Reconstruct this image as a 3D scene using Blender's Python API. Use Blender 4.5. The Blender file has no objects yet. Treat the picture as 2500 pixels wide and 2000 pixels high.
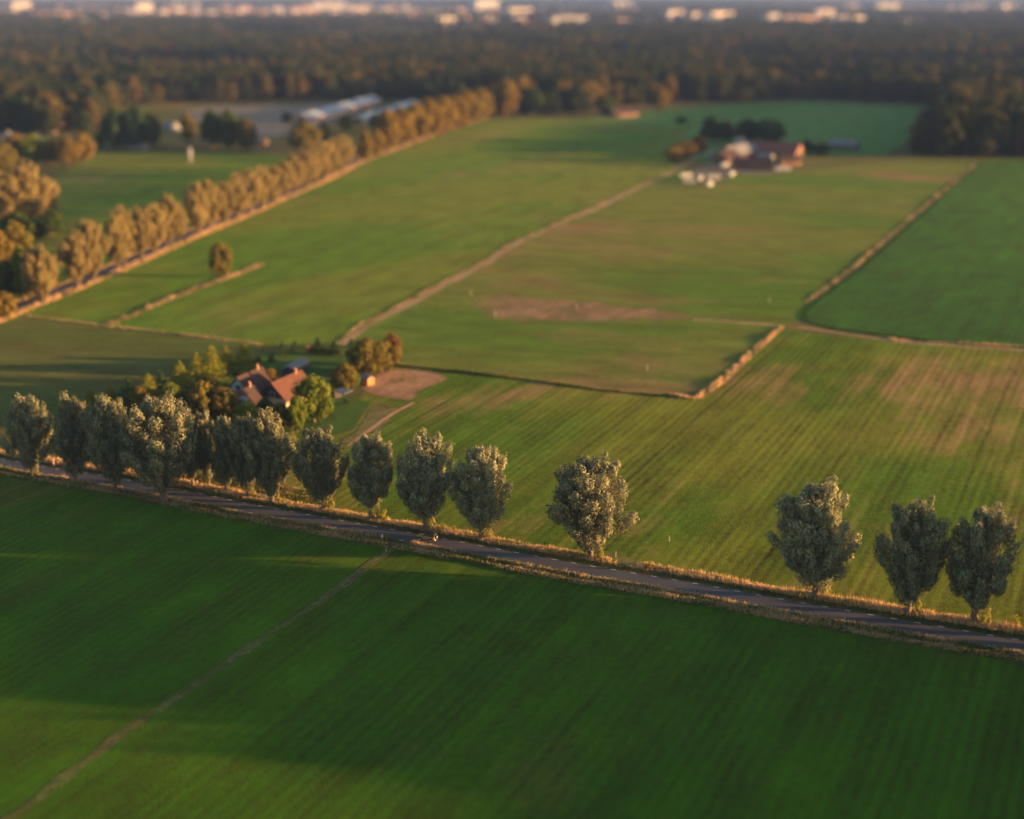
import bpy, math, random
import numpy as np
from mathutils import Vector, Matrix

# ------------------------------------------------------------------ camera, sky, sun, exposure
S = bpy.context.scene
FPX, CAM_H = 3350.0, 105.0                      # focal length in 2500-px units, height above the land
PITCH = math.atan(1025 / FPX)
cam_data = bpy.data.cameras.new("camera")
cam = bpy.data.objects.new("camera", cam_data)
S.collection.objects.link(cam)
cam.location = (0, 0, CAM_H)
cam.rotation_euler = (math.pi / 2 - PITCH, 0, 0)
cam_data.sensor_width = 36
cam_data.lens = 36 * FPX / 2500
cam_data.clip_start = 1
cam_data.clip_end = 60000
cam_data.dof.use_dof = True
cam_data.dof.focus_distance = 260
cam_data.dof.aperture_fstop = cam_data.lens / 1000 / 2.1
S.camera = cam

SUN_AZ, SUN_EL = math.radians(-5), math.radians(5.5)     # azimuth counted from +X
sdir = Vector((math.cos(SUN_AZ) * math.cos(SUN_EL), math.sin(SUN_AZ) * math.cos(SUN_EL), math.sin(SUN_EL)))
world = bpy.data.worlds.new("World")
S.world = world
world.use_nodes = True
wn = world.node_tree
sky = wn.nodes.new("ShaderNodeTexSky")
sky.sky_type = 'NISHITA'
sky.sun_disc = False
sky.sun_elevation = SUN_EL
sky.sun_rotation = math.pi / 2 - SUN_AZ
sky.altitude = 100
sky.air_density = 1.0
sky.dust_density = 1.5
wn.links.new(sky.outputs[0], wn.nodes["Background"].inputs[0])
wn.nodes["Background"].inputs[1].default_value = 0.09
sl = bpy.data.lights.new("sun", 'SUN')
sl.energy = 5.0
sl.angle = math.radians(0.6)
sl.color = (1.0, 0.54, 0.21)
sun = bpy.data.objects.new("sun", sl)
S.collection.objects.link(sun)
sun.location = (300, 0, 200)
sun.rotation_euler = (-sdir).to_track_quat('-Z', 'Y').to_euler()
S.view_settings.view_transform = 'Standard'
S.view_settings.look = 'None'
S.view_settings.exposure = 2.0
S.view_settings.gamma = 1.0
S.view_settings.use_curve_mapping = False
S.cycles.use_denoising = True
S.cycles.max_bounces = 6
S.cycles.diffuse_bounces = 3
S.cycles.transmission_bounces = 4
S.cycles.volume_bounces = 0
S.cycles.transparent_max_bounces = 4

# ------------------------------------------------------------------ helpers
SP, CP = math.sin(PITCH), math.cos(PITCH)
def zc(py, z=0.0):
    return (CAM_H - z) / (SP + (py - 1000) / FPX * CP)
def P(px, py, z=0.0):
    """where the sight line through a pixel of the photograph meets the level z"""
    v = (py - 1000) / FPX
    d = zc(py, z)
    return Vector(((px - 1250) / FPX * d, d * (CP - v * SP), z))
def proj(x, y, z=0.0):
    d = y * CP + (CAM_H - z) * SP
    return 1250 + FPX * x / d, 1000 + FPX * ((CAM_H - z) * CP - y * SP) / d
def rise(y, toppx):
    return CAM_H - y * math.tan(PITCH + math.atan((toppx - 1000) / FPX))

COL = S.collection
def link(o, parent=None):
    COL.objects.link(o)
    if parent is not None:
        o.parent = parent
    return o
def tag(o, label=None, cat=None, group=None, kind=None):
    if label: o["label"] = label
    if cat: o["category"] = cat
    if group: o["group"] = group
    if kind: o["kind"] = kind
    return o
def empty(name, loc, rz=0.0, sc=(1, 1, 1)):
    o = bpy.data.objects.new(name, None)
    o.empty_display_size = 0.5
    o.location = loc
    o.rotation_euler = (0, 0, rz)
    o.scale = sc
    return link(o)
def mobj(name, mesh, mat=None, parent=None):
    o = bpy.data.objects.new(name, mesh)
    if mat is not None and not mesh.materials:
        mesh.materials.append(mat)
    return link(o, parent)
def np_mesh(name, verts, quads=None, tris=None, mat=None, smooth=False):
    me = bpy.data.meshes.new(name)
    verts = np.asarray(verts, dtype=np.float32)
    me.vertices.add(len(verts))
    me.vertices.foreach_set("co", verts.ravel())
    loops, starts, tot = [], [], 0
    for arr, n in ((quads, 4), (tris, 3)):
        if arr is None or len(arr) == 0: continue
        arr = np.asarray(arr, dtype=np.int32)
        loops.append(arr.ravel())
        starts.append(tot + np.arange(len(arr), dtype=np.int32) * n)
        tot += arr.size
    loops = np.concatenate(loops); starts = np.concatenate(starts)
    me.loops.add(tot); me.loops.foreach_set("vertex_index", loops)
    me.polygons.add(len(starts)); me.polygons.foreach_set("loop_start", starts)
    me.update(calc_edges=True)
    me.validate()
    if smooth:
        me.polygons.foreach_set("use_smooth", np.ones(len(me.polygons), dtype=bool))
    if mat: me.materials.append(mat)
    return me
class MB:
    """collects boxes, prisms and tubes into one mesh"""
    def __init__(self): self.v, self.f = [], []
    def add(self, vs, fs):
        b = len(self.v)
        self.v += [tuple(x) for x in vs]
        self.f += [tuple(i + b for i in f) for f in fs]
        return self
    def box(self, x0, x1, y0, y1, z0, z1):
        return self.add([(x0,y0,z0),(x1,y0,z0),(x1,y1,z0),(x0,y1,z0),(x0,y0,z1),(x1,y0,z1),(x1,y1,z1),(x0,y1,z1)],
                        [(3,2,1,0),(4,5,6,7),(0,1,5,4),(1,2,6,5),(2,3,7,6),(3,0,4,7)])
    def prism(self, outline, y0, y1):
        """outline in x,z extruded along y"""
        n = len(outline)
        vs = [(x, y0, z) for x, z in outline] + [(x, y1, z) for x, z in outline]
        fs = [tuple(range(n)), tuple(range(2*n-1, n-1, -1))] + [(i, n+i, n+(i+1) % n, (i+1) % n) for i in range(n)]
        return self.add(vs, fs)
    def tube(self, pts, rad, n=7, cap=True):
        pts = [Vector(p) for p in pts]
        rings = []
        for i, p in enumerate(pts):
            t = (pts[min(i+1, len(pts)-1)] - pts[max(i-1, 0)]).normalized()
            a = t.orthogonal().normalized() if abs(t.z) < .95 else Vector((1, 0, 0))
            a = (a - t * a.dot(t)).normalized(); b = t.cross(a)
            rings.append([p + (a * math.cos(2*math.pi*k/n) + b * math.sin(2*math.pi*k/n)) * rad[i] for k in range(n)])
        vs = [q for r in rings for q in r]
        fs = [(i*n+k, i*n+(k+1) % n, (i+1)*n+(k+1) % n, (i+1)*n+k) for i in range(len(pts)-1) for k in range(n)]
        if cap: fs += [tuple(range(n-1, -1, -1)), tuple((len(pts)-1)*n+k for k in range(n))]
        return self.add(vs, fs)
    def mesh(self, name, mat=None, smooth=False):
        me = bpy.data.meshes.new(name)
        me.from_pydata(self.v, [], self.f)
        me.update()
        if smooth:
            me.polygons.foreach_set("use_smooth", np.ones(len(me.polygons), dtype=bool))
        if mat: me.materials.append(mat)
        return me
    def build(self, name, mat, parent=None, smooth=False):
        return link(bpy.data.objects.new(name, self.mesh(name, mat, smooth)), parent)

def spline(pts, step=3.0):
    """smooth line through ground points, even spacing"""
    pts = [Vector((p[0], p[1], 0)) for p in pts]
    out = []
    ext = [2*pts[0]-pts[1]] + pts + [2*pts[-1]-pts[-2]]
    for i in range(1, len(ext)-2):
        a, b, c, d = ext[i-1:i+3]
        n = max(2, int((c-b).length / step))
        for k in range(n):
            t = k / n
            out.append(.5*((2*b)+(c-a)*t+(2*a-5*b+4*c-d)*t*t+(3*b-a-3*c+d)*t**3))
    out.append(pts[-1])
    return out
def offset(line, d):
    out = []
    for i, p in enumerate(line):
        t = (line[min(i+1, len(line)-1)] - line[max(i-1, 0)]).normalized()
        out.append(p + Vector((t.y, -t.x, 0)) * d)       # + is to the right of travel
    return out
def strip(name, line, d0, d1, z, mat, label, cat, crown=0.0):
    a, b = offset(line, d0), offset(line, d1)
    n = len(a)
    vs, fs = [], []
    m = 5
    for i in range(n):
        for k in range(m):
            q = a[i].lerp(b[i], k/(m-1))
            vs.append((q.x, q.y, z + crown*math.sin(math.pi*k/(m-1))))
    for i in range(n-1):
        for k in range(m-1):
            fs.append((i*m+k, i*m+k+1, (i+1)*m+k+1, (i+1)*m+k))
    o = mobj(name, np_mesh(name, vs, fs, None, mat))
    return tag(o, label, cat, kind="structure")
def sheet(name, poly, z, mat, label, cat):
    """poly: pixels of the photograph on the ground"""
    pts = [P(*q) if len(q) == 2 else Vector(q) for q in poly]
    me = bpy.data.meshes.new(name)
    me.from_pydata([(p.x, p.y, z) for p in pts], [], [tuple(range(len(pts)))])
    me.update()
    if me.polygons[0].normal.z < 0: me.flip_normals()
    me.materials.append(mat)
    o = link(bpy.data.objects.new(name, me))
    return tag(o, label, cat, kind="structure")

# ------------------------------------------------------------------ materials
class NT:
    def __init__(self, name):
        self.m = bpy.data.materials.new(name)
        self.m.use_nodes = True
        self.t = self.m.node_tree
        self.t.nodes.clear()
        self.out = self.t.nodes.new("ShaderNodeOutputMaterial")
    def n(self, kind, **kw):
        nd = self.t.nodes.new(kind)
        for k, v in kw.items():
            if hasattr(nd, k) and k not in ("Scale", "Detail"): setattr(nd, k, v)
            else: nd.inputs[k].default_value = v
        return nd
    def l(self, a, b): self.t.links.new(a, b)
    def math(self, op, a, b=None):
        nd = self.t.nodes.new("ShaderNodeMath"); nd.operation = op
        for i, x in enumerate((a, b)):
            if x is None: continue
            if isinstance(x, (int, float)): nd.inputs[i].default_value = x
            else: self.l(x, nd.inputs[i])
        return nd.outputs[0]
    def mix(self, fac, a, b, mode='MIX'):
        nd = self.t.nodes.new("ShaderNodeMix"); nd.data_type = 'RGBA'; nd.blend_type = mode
        for sock, x in ((nd.inputs[0], fac), (nd.inputs[6], a), (nd.inputs[7], b)):
            if isinstance(x, (int, float)): sock.default_value = x
            elif isinstance(x, tuple): sock.default_value = (*x, 1)
            else: self.l(x, sock)
        return nd.outputs[2]
    def ramp(self, fac, lo, hi):
        nd = self.t.nodes.new("ShaderNodeMapRange"); nd.clamp = True
        nd.interpolation_type = 'SMOOTHSTEP'
        nd.inputs[1].default_value, nd.inputs[2].default_value = lo, hi
        self.l(fac, nd.inputs[0])
        return nd.outputs[0]
    def noise(self, vec, scale, detail=3.0, rough=0.5):
        nd = self.t.nodes.new("ShaderNodeTexNoise")
        nd.inputs["Scale"].default_value = scale; nd.inputs["Detail"].default_value = detail
        nd.inputs["Roughness"].default_value = rough
        if vec is not None: self.l(vec, nd.inputs["Vector"])
        return nd.outputs[0]
    def bsdf(self, col, rough=0.9, spec=0.2, metal=0.0, normal=None):
        b = self.t.nodes.new("ShaderNodeBsdfPrincipled")
        if isinstance(col, tuple): b.inputs["Base Color"].default_value = (*col, 1)
        else: self.l(col, b.inputs["Base Color"])
        b.inputs["Roughness"].default_value = rough
        b.inputs["Specular IOR Level"].default_value = spec
        b.inputs["Metallic"].default_value = metal
        if normal is not None: self.l(normal, b.inputs["Normal"])
        self.l(b.outputs[0], self.out.inputs[0])
        return b
    def bump(self, h, strength=0.5, dist=0.1):
        nd = self.t.nodes.new("ShaderNodeBump")
        nd.inputs["Strength"].default_value = strength; nd.inputs["Distance"].default_value = dist
        self.l(h, nd.inputs["Height"])
        return nd.outputs[0]

ADIR = (0.42, 0.907)                          # the way the fields are worked
def field_mat(name, g1, g2, dry, dry_lo=0.55, dry_hi=0.75, patch=0.02, rows=0.35, row_w=2.6, adir=ADIR, fine=0.5, seed=0.0, bumpd=0.35, sheen=0.045, line_w=2.1, fleck=.0):
    t = NT(name)
    geo = t.n("ShaderNodeNewGeometry")
    sep = t.n("ShaderNodeSeparateXYZ"); t.l(geo.outputs["Position"], sep.inputs[0])
    u = t.math('ADD', t.math('MULTIPLY', sep.outputs[0], adir[0]), t.math('MULTIPLY', sep.outputs[1], adir[1]))
    v = t.math('SUBTRACT', t.math('MULTIPLY', sep.outputs[0], adir[1]), t.math('MULTIPLY', sep.outputs[1], adir[0]))
    def vec(su, sv, s):
        c = t.n("ShaderNodeCombineXYZ")
        t.l(t.math('MULTIPLY', u, su), c.inputs[0]); t.l(t.math('MULTIPLY', v, sv), c.inputs[1])
        c.inputs[2].default_value = s + seed
        return c.outputs[0]
    big = t.noise(vec(patch*.6, patch, 0), 1.0, 4, .55)
    col = t.mix(t.ramp(big, .40, .60), g1, g2)
    rw = t.noise(vec(.006, 1/row_w, 3.1), 1.0, 2, .6)
    rw2 = t.noise(vec(.004, .35/row_w, 8.7), 1.0, 2, .6)
    rowv = t.math('ADD', t.math('MULTIPLY', rw, .6), t.math('MULTIPLY', rw2, .7))
    dn = t.noise(vec(patch*.7, patch*1.1, 11.0), 1.0, 5, .62)
    dsum = t.math('ADD', dn, t.math('MULTIPLY', t.math('SUBTRACT', rowv, .65), rows*.55))
    col = t.mix(t.ramp(dsum, dry_lo, dry_hi), col, dry)
    md = t.noise(vec(.05, .11, 27.0), 1.0, 4, .65)
    fn = t.noise(vec(.55, .9, 5.0), 1.0, 4, .7)
    tn = t.noise(vec(.35, .75, 21.0), 1.0, 3, .7)
    col = t.mix(t.math('MULTIPLY', t.ramp(tn, .5, .72), fine*.9), col, tuple(.62*a + .38*b for a, b in zip(g2, dry)))
    wob = t.noise(vec(.02, .08, 14.0), 1.0, 2, .5)
    ph = t.math('ADD', t.math('MULTIPLY', v, 2*math.pi/line_w), t.math('MULTIPLY', wob, 5.0))
    lines = t.math('MULTIPLY', t.math('SINE', ph), t.ramp(t.noise(vec(.012, .05, 17.0), 1.0, 3, .6), .36, .60))
    ph2 = t.math('ADD', t.math('MULTIPLY', v, 2*math.pi/(line_w*4.7)), t.math('MULTIPLY', wob, 2.0))
    tram = t.ramp(t.math('SINE', ph2), .90, 1.0)
    br = t.math('ADD', 1.0, t.math('MULTIPLY', t.math('SUBTRACT', rowv, .65), rows*2.4))
    br = t.math('ADD', br, t.math('MULTIPLY', lines, rows*.34))
    br = t.math('SUBTRACT', br, t.math('MULTIPLY', t.math('MULTIPLY', tram, t.ramp(wob, .4, .6)), rows*.35))
    br = t.math('ADD', br, t.math('MULTIPLY', t.math('SUBTRACT', md, .5), 1.5))
    br = t.math('ADD', br, t.math('MULTIPLY', t.math('SUBTRACT', fn, .5), fine*3.0))
    hsv = t.n("ShaderNodeHueSaturation")
    t.l(col, hsv.inputs["Color"]); t.l(br, hsv.inputs["Value"])
    hn = t.noise(vec(2.2, 2.6, 1.0), 1.0, 3, .7)
    hh = t.math('ADD', t.math('MULTIPLY', rowv, rows*.8), hn)
    b = t.bsdf(hsv.outputs[0], .95, .05, normal=t.bump(hh, 1.0, bumpd))
    b.inputs["Sheen Weight"].default_value = sheen
    b.inputs["Sheen Roughness"].default_value = .45
    b.inputs["Sheen Tint"].default_value = (1.0, .68, .12, 1)
    return t.m
def leaf_mat(name, c1, c2, trans=0.3, nscale=0.25, vary=0.25, hue=0.0):
    t = NT(name)
    geo = t.n("ShaderNodeNewGeometry")
    tc = t.n("ShaderNodeTexCoord")
    oi = t.n("ShaderNodeObjectInfo")
    n1 = t.noise(tc.outputs["Object"], nscale, 2, .6)
    col = t.mix(t.ramp(n1, .35, .65), c1, c2)
    rnd = geo.outputs["Random Per Island"]
    val = t.math('ADD', 1 - vary, t.math('MULTIPLY', rnd, 2*vary))
    val = t.math('MULTIPLY', val, t.math('ADD', .85, t.math('MULTIPLY', oi.outputs["Random"], .3)))
    hsv = t.n("ShaderNodeHueSaturation")
    t.l(col, hsv.inputs["Color"]); t.l(val, hsv.inputs["Value"])
    if hue: t.l(t.math('ADD', .5 - hue, t.math('MULTIPLY', oi.outputs["Random"], 2*hue)), hsv.inputs["Hue"])
    d = t.n("ShaderNodeBsdfDiffuse"); tr = t.n("ShaderNodeBsdfTranslucent"); ms = t.n("ShaderNodeMixShader")
    t.l(hsv.outputs[0], d.inputs[0]); t.l(hsv.outputs[0], tr.inputs[0])
    ms.inputs[0].default_value = trans
    t.l(d.outputs[0], ms.inputs[1]); t.l(tr.outputs[0], ms.inputs[2]); t.l(ms.outputs[0], t.out.inputs[0])
    return t.m
def grass_mat(name, straw, straw2, green, mixn=0.08, lo=.42, hi=.6, trans=.3):
    """upright blades: straw and green tufts in drifts"""
    t = NT(name)
    geo = t.n("ShaderNodeNewGeometry")
    n1 = t.noise(geo.outputs["Position"], mixn, 3, .6)
    rnd = geo.outputs["Random Per Island"]
    s = t.mix(rnd, straw, straw2)
    f = t.math('ADD', n1, t.math('MULTIPLY', t.math('SUBTRACT', rnd, .5), .35))
    col = t.mix(t.ramp(f, lo, hi), green, s)
    d = t.n("ShaderNodeBsdfDiffuse"); tr = t.n("ShaderNodeBsdfTranslucent"); ms = t.n("ShaderNodeMixShader")
    t.l(col, d.inputs[0]); t.l(col, tr.inputs[0]); ms.inputs[0].default_value = trans
    t.l(d.outputs[0], ms.inputs[1]); t.l(tr.outputs[0], ms.inputs[2]); t.l(ms.outputs[0], t.out.inputs[0])
    return t.m
def plain(name, c1, c2=None, scale=1.0, rough=.8, spec=.3, metal=0.0, bump=0.0):
    t = NT(name)
    tc = t.n("ShaderNodeTexCoord")
    nz = t.noise(tc.outputs["Object"], scale, 4, .6)
    c2 = c2 or tuple(x*.8 for x in c1)
    t.bsdf(t.mix(t.ramp(nz, .3, .7), c1, c2), rough, spec, metal, t.bump(nz, .4, bump) if bump else None)
    return t.m
def roof_mat(name, c1, c2, course=0.34):
    t = NT(name)
    tc = t.n("ShaderNodeTexCoord")
    sep = t.n("ShaderNodeSeparateXYZ"); t.l(tc.outputs["Object"], sep.inputs[0])
    w = t.math('FRACT', t.math('MULTIPLY', sep.outputs[2], 1/course*1.3))
    w2 = t.math('SINE', t.math('MULTIPLY', sep.outputs[1], 2*math.pi/.3))
    nz = t.noise(tc.outputs["Object"], .7, 5, .65)
    col = t.mix(t.ramp(nz, .3, .7), c1, c2)
    hgt = t.math('ADD', w, t.math('MULTIPLY', w2, .5))
    t.bsdf(col, .75, .25, normal=t.bump(hgt, .6, .05))
    return t.m

M = {}
G = (0.028, 0.098, 0.006)
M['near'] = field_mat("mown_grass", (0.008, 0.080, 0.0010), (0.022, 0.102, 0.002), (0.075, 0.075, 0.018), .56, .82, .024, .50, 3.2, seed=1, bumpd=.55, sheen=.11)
M['mid'] = field_mat("patchy_pasture", (0.036, 0.106, 0.004), (0.100, 0.132, 0.012), (0.190, 0.125, 0.055), .50, .68, .017, .60, 2.6, seed=4)
M['center'] = field_mat("grazed_pasture", (0.040, 0.125, 0.010), (0.090, 0.132, 0.020), (0.180, 0.120, 0.058), .51, .70, .009, .14, 5, (.97, -.2), seed=7)
M['left'] = field_mat("even_pasture", (0.044, 0.138, 0.007), (0.095, 0.145, 0.016), (0.160, 0.130, 0.050), .53, .76, .009, .18, 5, seed=12)
M['dusk'] = field_mat("dull_meadow", (0.045, 0.085, 0.016), (0.070, 0.085, 0.026), (0.120, 0.090, 0.040), .6, .8, .012, .22, 4, (.99, -.1), seed=15)
M['crop'] = field_mat("leafy_crop", (0.012, 0.085, 0.014), (0.022, 0.110, 0.014), (0.07, 0.11, 0.012), .66, .9, .012, .25, 1.5, seed=19, bumpd=.6)
M['farfield'] = field_mat("far_meadow", (0.050, 0.165, 0.035), (0.075, 0.180, 0.045), (0.15, 0.16, 0.07), .66, .9, .005, .10, 8, seed=23)
M['ground'] = field_mat("rough_ground", (0.040, 0.070, 0.018), (0.065, 0.070, 0.026), (0.12, 0.09, 0.045), .5, .8, .006, .08, 9, seed=31)
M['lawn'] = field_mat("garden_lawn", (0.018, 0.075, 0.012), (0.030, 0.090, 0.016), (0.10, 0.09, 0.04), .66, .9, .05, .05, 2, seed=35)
M['vergeground'] = field_mat("verge_turf", (0.030, 0.070, 0.012), (0.060, 0.065, 0.020), (0.16, 0.10, 0.045), .46, .7, .12, .1, 2, seed=40)
M['soil'] = field_mat("bare_soil", (0.28, 0.17, 0.11), (0.36, 0.21, 0.14), (0.12, 0.11, 0.04), .52, .74, .13, .3, 1.6, seed=44)
M['sand'] = plain("sandy_yard", (0.27, 0.21, 0.165), (0.21, 0.165, 0.13), .02, .95, .05)
M['dirt'] = field_mat("dirt_track", (0.29, 0.21, 0.13), (0.22, 0.16, 0.09), (0.09, 0.10, 0.03), .50, .66, .05, .1, 1, seed=50)
M['track'] = field_mat("worn_grass", (0.085, 0.125, 0.030), (0.115, 0.118, 0.048), (0.150, 0.115, 0.060), .55, .75, .05, .1, 1, seed=52)
def asphalt():
    t = NT("asphalt")
    geo = t.n("ShaderNodeNewGeometry")
    a = t.noise(geo.outputs["Position"], .15, 4, .6); b = t.noise(geo.outputs["Position"], 6.0, 3, .7)
    col = t.mix(t.ramp(a, .3, .7), (0.070, 0.069, 0.084), (0.088, 0.085, 0.100))
    col = t.mix(t.math('MULTIPLY', b, .35), col, (0.07, 0.062, 0.06))
    t.bsdf(col, .9, .12)
    return t.m
M['asphalt'] = asphalt()
M['paint'] = plain("road_paint", (0.80, 0.80, 0.78), (0.60, 0.60, 0.59), 2.5, .7)
M['bark'] = plain("willow_bark", (0.16, 0.12, 0.09), (0.09, 0.07, 0.055), 1.5, .95, .1, 0, .2)
M['willow'] = leaf_mat("willow_leaves", (0.170, 0.190, 0.115), (0.260, 0.246, 0.146), .30, .45, .34)
M['sunwillow'] = leaf_mat("autumn_sunlit_leaves", (0.225, 0.182, 0.070), (0.290, 0.230, 0.094), .34, .3, .30)  # autumn tone on the lane; orange sunlight put into the left clump's leaves
M['sucker'] = leaf_mat("sucker_leaves", (0.24, 0.24, 0.05), (0.30, 0.27, 0.06), .40, .8, .25)
M['oak'] = leaf_mat("oak_leaves", (0.115, 0.110, 0.022), (0.165, 0.125, 0.030), .25, .35, .25)
M['ash'] = leaf_mat("bright_leaves", (0.100, 0.150, 0.018), (0.170, 0.190, 0.028), .30, .35, .25)
M['hedge'] = leaf_mat("hedge_leaves", (0.040, 0.075, 0.018), (0.070, 0.090, 0.022), .2, .5, .25)
M['rust'] = leaf_mat("rusty_leaves", (0.130, 0.075, 0.022), (0.180, 0.100, 0.030), .25, .4, .25)
M['gold'] = leaf_mat("golden_leaves", (0.165, 0.120, 0.024), (0.210, 0.148, 0.032), .28, .3, .25)
M['conifer'] = leaf_mat("conifer_needles", (0.150, 0.175, 0.016), (0.230, 0.215, 0.026), .35, .5, .25)
M['darkcon'] = leaf_mat("dark_needles", (0.025, 0.055, 0.022), (0.040, 0.070, 0.024), .1, .5, .25)
def forest_mat():
    t = NT("forest_leaves")
    oi = t.n("ShaderNodeObjectInfo"); geo = t.n("ShaderNodeNewGeometry")
    cr = t.n("ShaderNodeValToRGB")
    e = cr.color_ramp
    e.interpolation = 'LINEAR'
    cols = [(0, (.014, .030, .018)), (.25, (.030, .048, .020)), (.5, (.050, .056, .020)), (.72, (.066, .064, .022)), (.88, (.120, .092, .026)), (1, (.095, .040, .028))]
    e.elements[0].color = (*cols[0][1], 1); e.elements[1].color = (*cols[-1][1], 1)
    for p, c in cols[1:-1]:
        el = e.elements.new(p); el.color = (*c, 1)
    big = t.noise(geo.outputs["Position"], .006, 3, .6)
    f = t.math('ADD', t.math('MULTIPLY', oi.outputs["Random"], .75), t.math('MULTIPLY', t.math('SUBTRACT', big, .38), 1.1))
    t.l(f, cr.inputs[0])
    hsv = t.n("ShaderNodeHueSaturation"); t.l(cr.outputs[0], hsv.inputs["Color"])
    t.l(t.math('ADD', .7, t.math('MULTIPLY', geo.outputs["Random Per Island"], .6)), hsv.inputs["Value"])
    d = t.n("ShaderNodeBsdfDiffuse"); tr = t.n("ShaderNodeBsdfTranslucent"); ms = t.n("ShaderNodeMixShader")
    t.l(hsv.outputs[0], d.inputs[0]); t.l(hsv.outputs[0], tr.inputs[0]); ms.inputs[0].default_value = .25
    t.l(d.outputs[0], ms.inputs[1]); t.l(tr.outputs[0], ms.inputs[2]); t.l(ms.outputs[0], t.out.inputs[0])
    return t.m
M['forest'] = forest_mat()
M['straw'] = grass_mat("straw_grass", (0.64, 0.45, 0.26), (0.46, 0.31, 0.17), (0.095, 0.125, 0.028), .08, .38, .56)
M['straw2'] = grass_mat("tall_straw", (0.66, 0.45, 0.25), (0.52, 0.34, 0.17), (0.20, 0.20, 0.06), .1, .25, .45)
M['weeds'] = grass_mat("ditch_weeds", (0.42, 0.30, 0.13), (0.28, 0.21, 0.08), (0.085, 0.115, 0.022), .08, .45, .68)

def soften(mat, full=1.0):
    """the same ground, thinning out raggedly towards the sheet's rim (attribute rim: 1 inside, 0 at the edge)"""
    t = NT.__new__(NT); t.m = mat.copy(); t.m.name = mat.name + "_ragged"; t.t = t.m.node_tree
    out = [n for n in t.t.nodes if n.bl_idname == "ShaderNodeOutputMaterial"][0]
    b = out.inputs[0].links[0].from_socket
    at = t.n("ShaderNodeAttribute"); at.attribute_name = "rim"
    geo = t.n("ShaderNodeNewGeometry")
    nz = t.noise(geo.outputs["Position"], .12, 5, .65)
    f = t.math('MULTIPLY', full, t.ramp(t.math('ADD', at.outputs["Fac"], t.math('MULTIPLY', t.math('SUBTRACT', nz, .5), 1.6)), .42, 1.0))
    tr = t.n("ShaderNodeBsdfTransparent"); ms = t.n("ShaderNodeMixShader")
    t.l(f, ms.inputs[0]); t.l(tr.outputs[0], ms.inputs[1]); t.l(b, ms.inputs[2]); t.l(ms.outputs[0], out.inputs[0])
    return t.m
def patch(name, poly, z, mat, label, cat, rim=.35, full=1.0):
    pts = spline([P(*q) for q in poly + poly[:1]], 3.0)[:-1]
    c = sum(pts, Vector()) / len(pts)
    n = len(pts)
    inner = [p.lerp(c, rim) for p in pts]
    vs = [(p.x, p.y, z) for p in pts] + [(p.x, p.y, z) for p in inner]
    fs = [(i, (i+1) % n, n+(i+1) % n, n+i) for i in range(n)] + [tuple(n+i for i in range(n))]
    me = bpy.data.meshes.new(name); me.from_pydata(vs, [], fs); me.update()
    at = me.attributes.new("rim", 'FLOAT', 'POINT')
    at.data.foreach_set("value", np.array([0.0]*n + [1.0]*n, np.float32))
    for pl in me.polygons:
        if pl.normal.z < 0: pl.flip()
    me.materials.append(soften(mat, full))
    return tag(link(bpy.data.objects.new(name, me)), label, cat, kind="structure")

# ------------------------------------------------------------------ the land
me = bpy.data.meshes.new("ground")
me.from_pydata([(-16000, -400, 0), (16000, -400, 0), (16000, 24000, 0), (-16000, 24000, 0)], [], [(0, 1, 2, 3)])
me.materials.append(M['ground'])
tag(link(bpy.data.objects.new("ground", me)), "flat rough farmland stretching away to the horizon", "ground", kind="structure")

ROAD_PX = [(-500, 1062), (-220, 1095), (0, 1130), (93, 1147), (195, 1163), (280, 1177), (389, 1198), (520, 1224), (632, 1246), (864, 1288),
           (1097, 1330), (1231, 1356), (1400, 1387), (1678, 1434), (1957, 1485), (2500, 1579), (3200, 1695), (4000, 1815)]
road_line = spline([P(*q) for q in ROAD_PX], 2.0)
RW = 2.35
NV, FV = 6.6, -6.8                             # outer edges of the near and far verge, from the road's middle
def world_sheet(name, pts, z, mat, label, cat):
    return sheet(name, [(p[0], p[1], z) for p in pts], z, mat, label, cat)
near_edge = offset(road_line, NV - .6)[::4]
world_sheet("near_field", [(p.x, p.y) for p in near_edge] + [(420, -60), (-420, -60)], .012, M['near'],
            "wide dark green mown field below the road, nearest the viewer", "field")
far_edge = offset(road_line, FV + .6)[::4]
far_edge = [p for p in far_edge if p.x < 330]
fe = [p for p in far_edge if proj(p.x, p.y)[0] > 640]
hedge_corner = [P(700, 1100), P(790, 1050), P(960, 892), P(1110, 909), P(1280, 929), P(1480, 956), P(1640, 969), P(1700, 974), P(1905, 803), P(2100, 828), P(2500, 856), P(3300, 900)]
world_sheet("striped_field", [(p.x, p.y) for p in hedge_corner] + [(p.x, p.y) for p in reversed(fe)], .016, M['mid'],
            "yellow green field with straight worked rows beyond the row of willows", "field")
sheet("pasture_field", [(840, 838), (1000, 760), (1240, 610), (1450, 515), (1660, 412), (1900, 425), (2150, 395), (2400, 396), (2250, 520), (2110, 640), (1990, 735), (1960, 775),
      (1905, 803), (1700, 974), (1640, 969), (1480, 956), (1280, 929), (1110, 909), (960, 892)], .020, M['center'],
      "grazed pasture with a reddish dry patch between the dirt track and the golden reeds", "field")
sheet("meadow_field", [(-260, 880), (60, 760), (300, 655), (590, 533), (790, 445), (870, 402), (960, 370), (1180, 293), (1420, 292), (1690, 310), (1640, 385), (1660, 412), (1450, 515), (1240, 610), (1000, 760), (840, 838), (640, 842),
      (450, 820), (260, 797)], .024, M['left'],
      "smooth green meadow between the tree-lined lane and the dirt track", "field")
sheet("dull_meadow", [(-300, 860), (60, 777), (260, 797), (450, 820), (640, 842), (600, 905), (230, 1000), (-100, 1040), (-400, 1030)], .028, M['dusk'],
      "dull olive meadow behind the conifer row and the first willows", "field")
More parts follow.
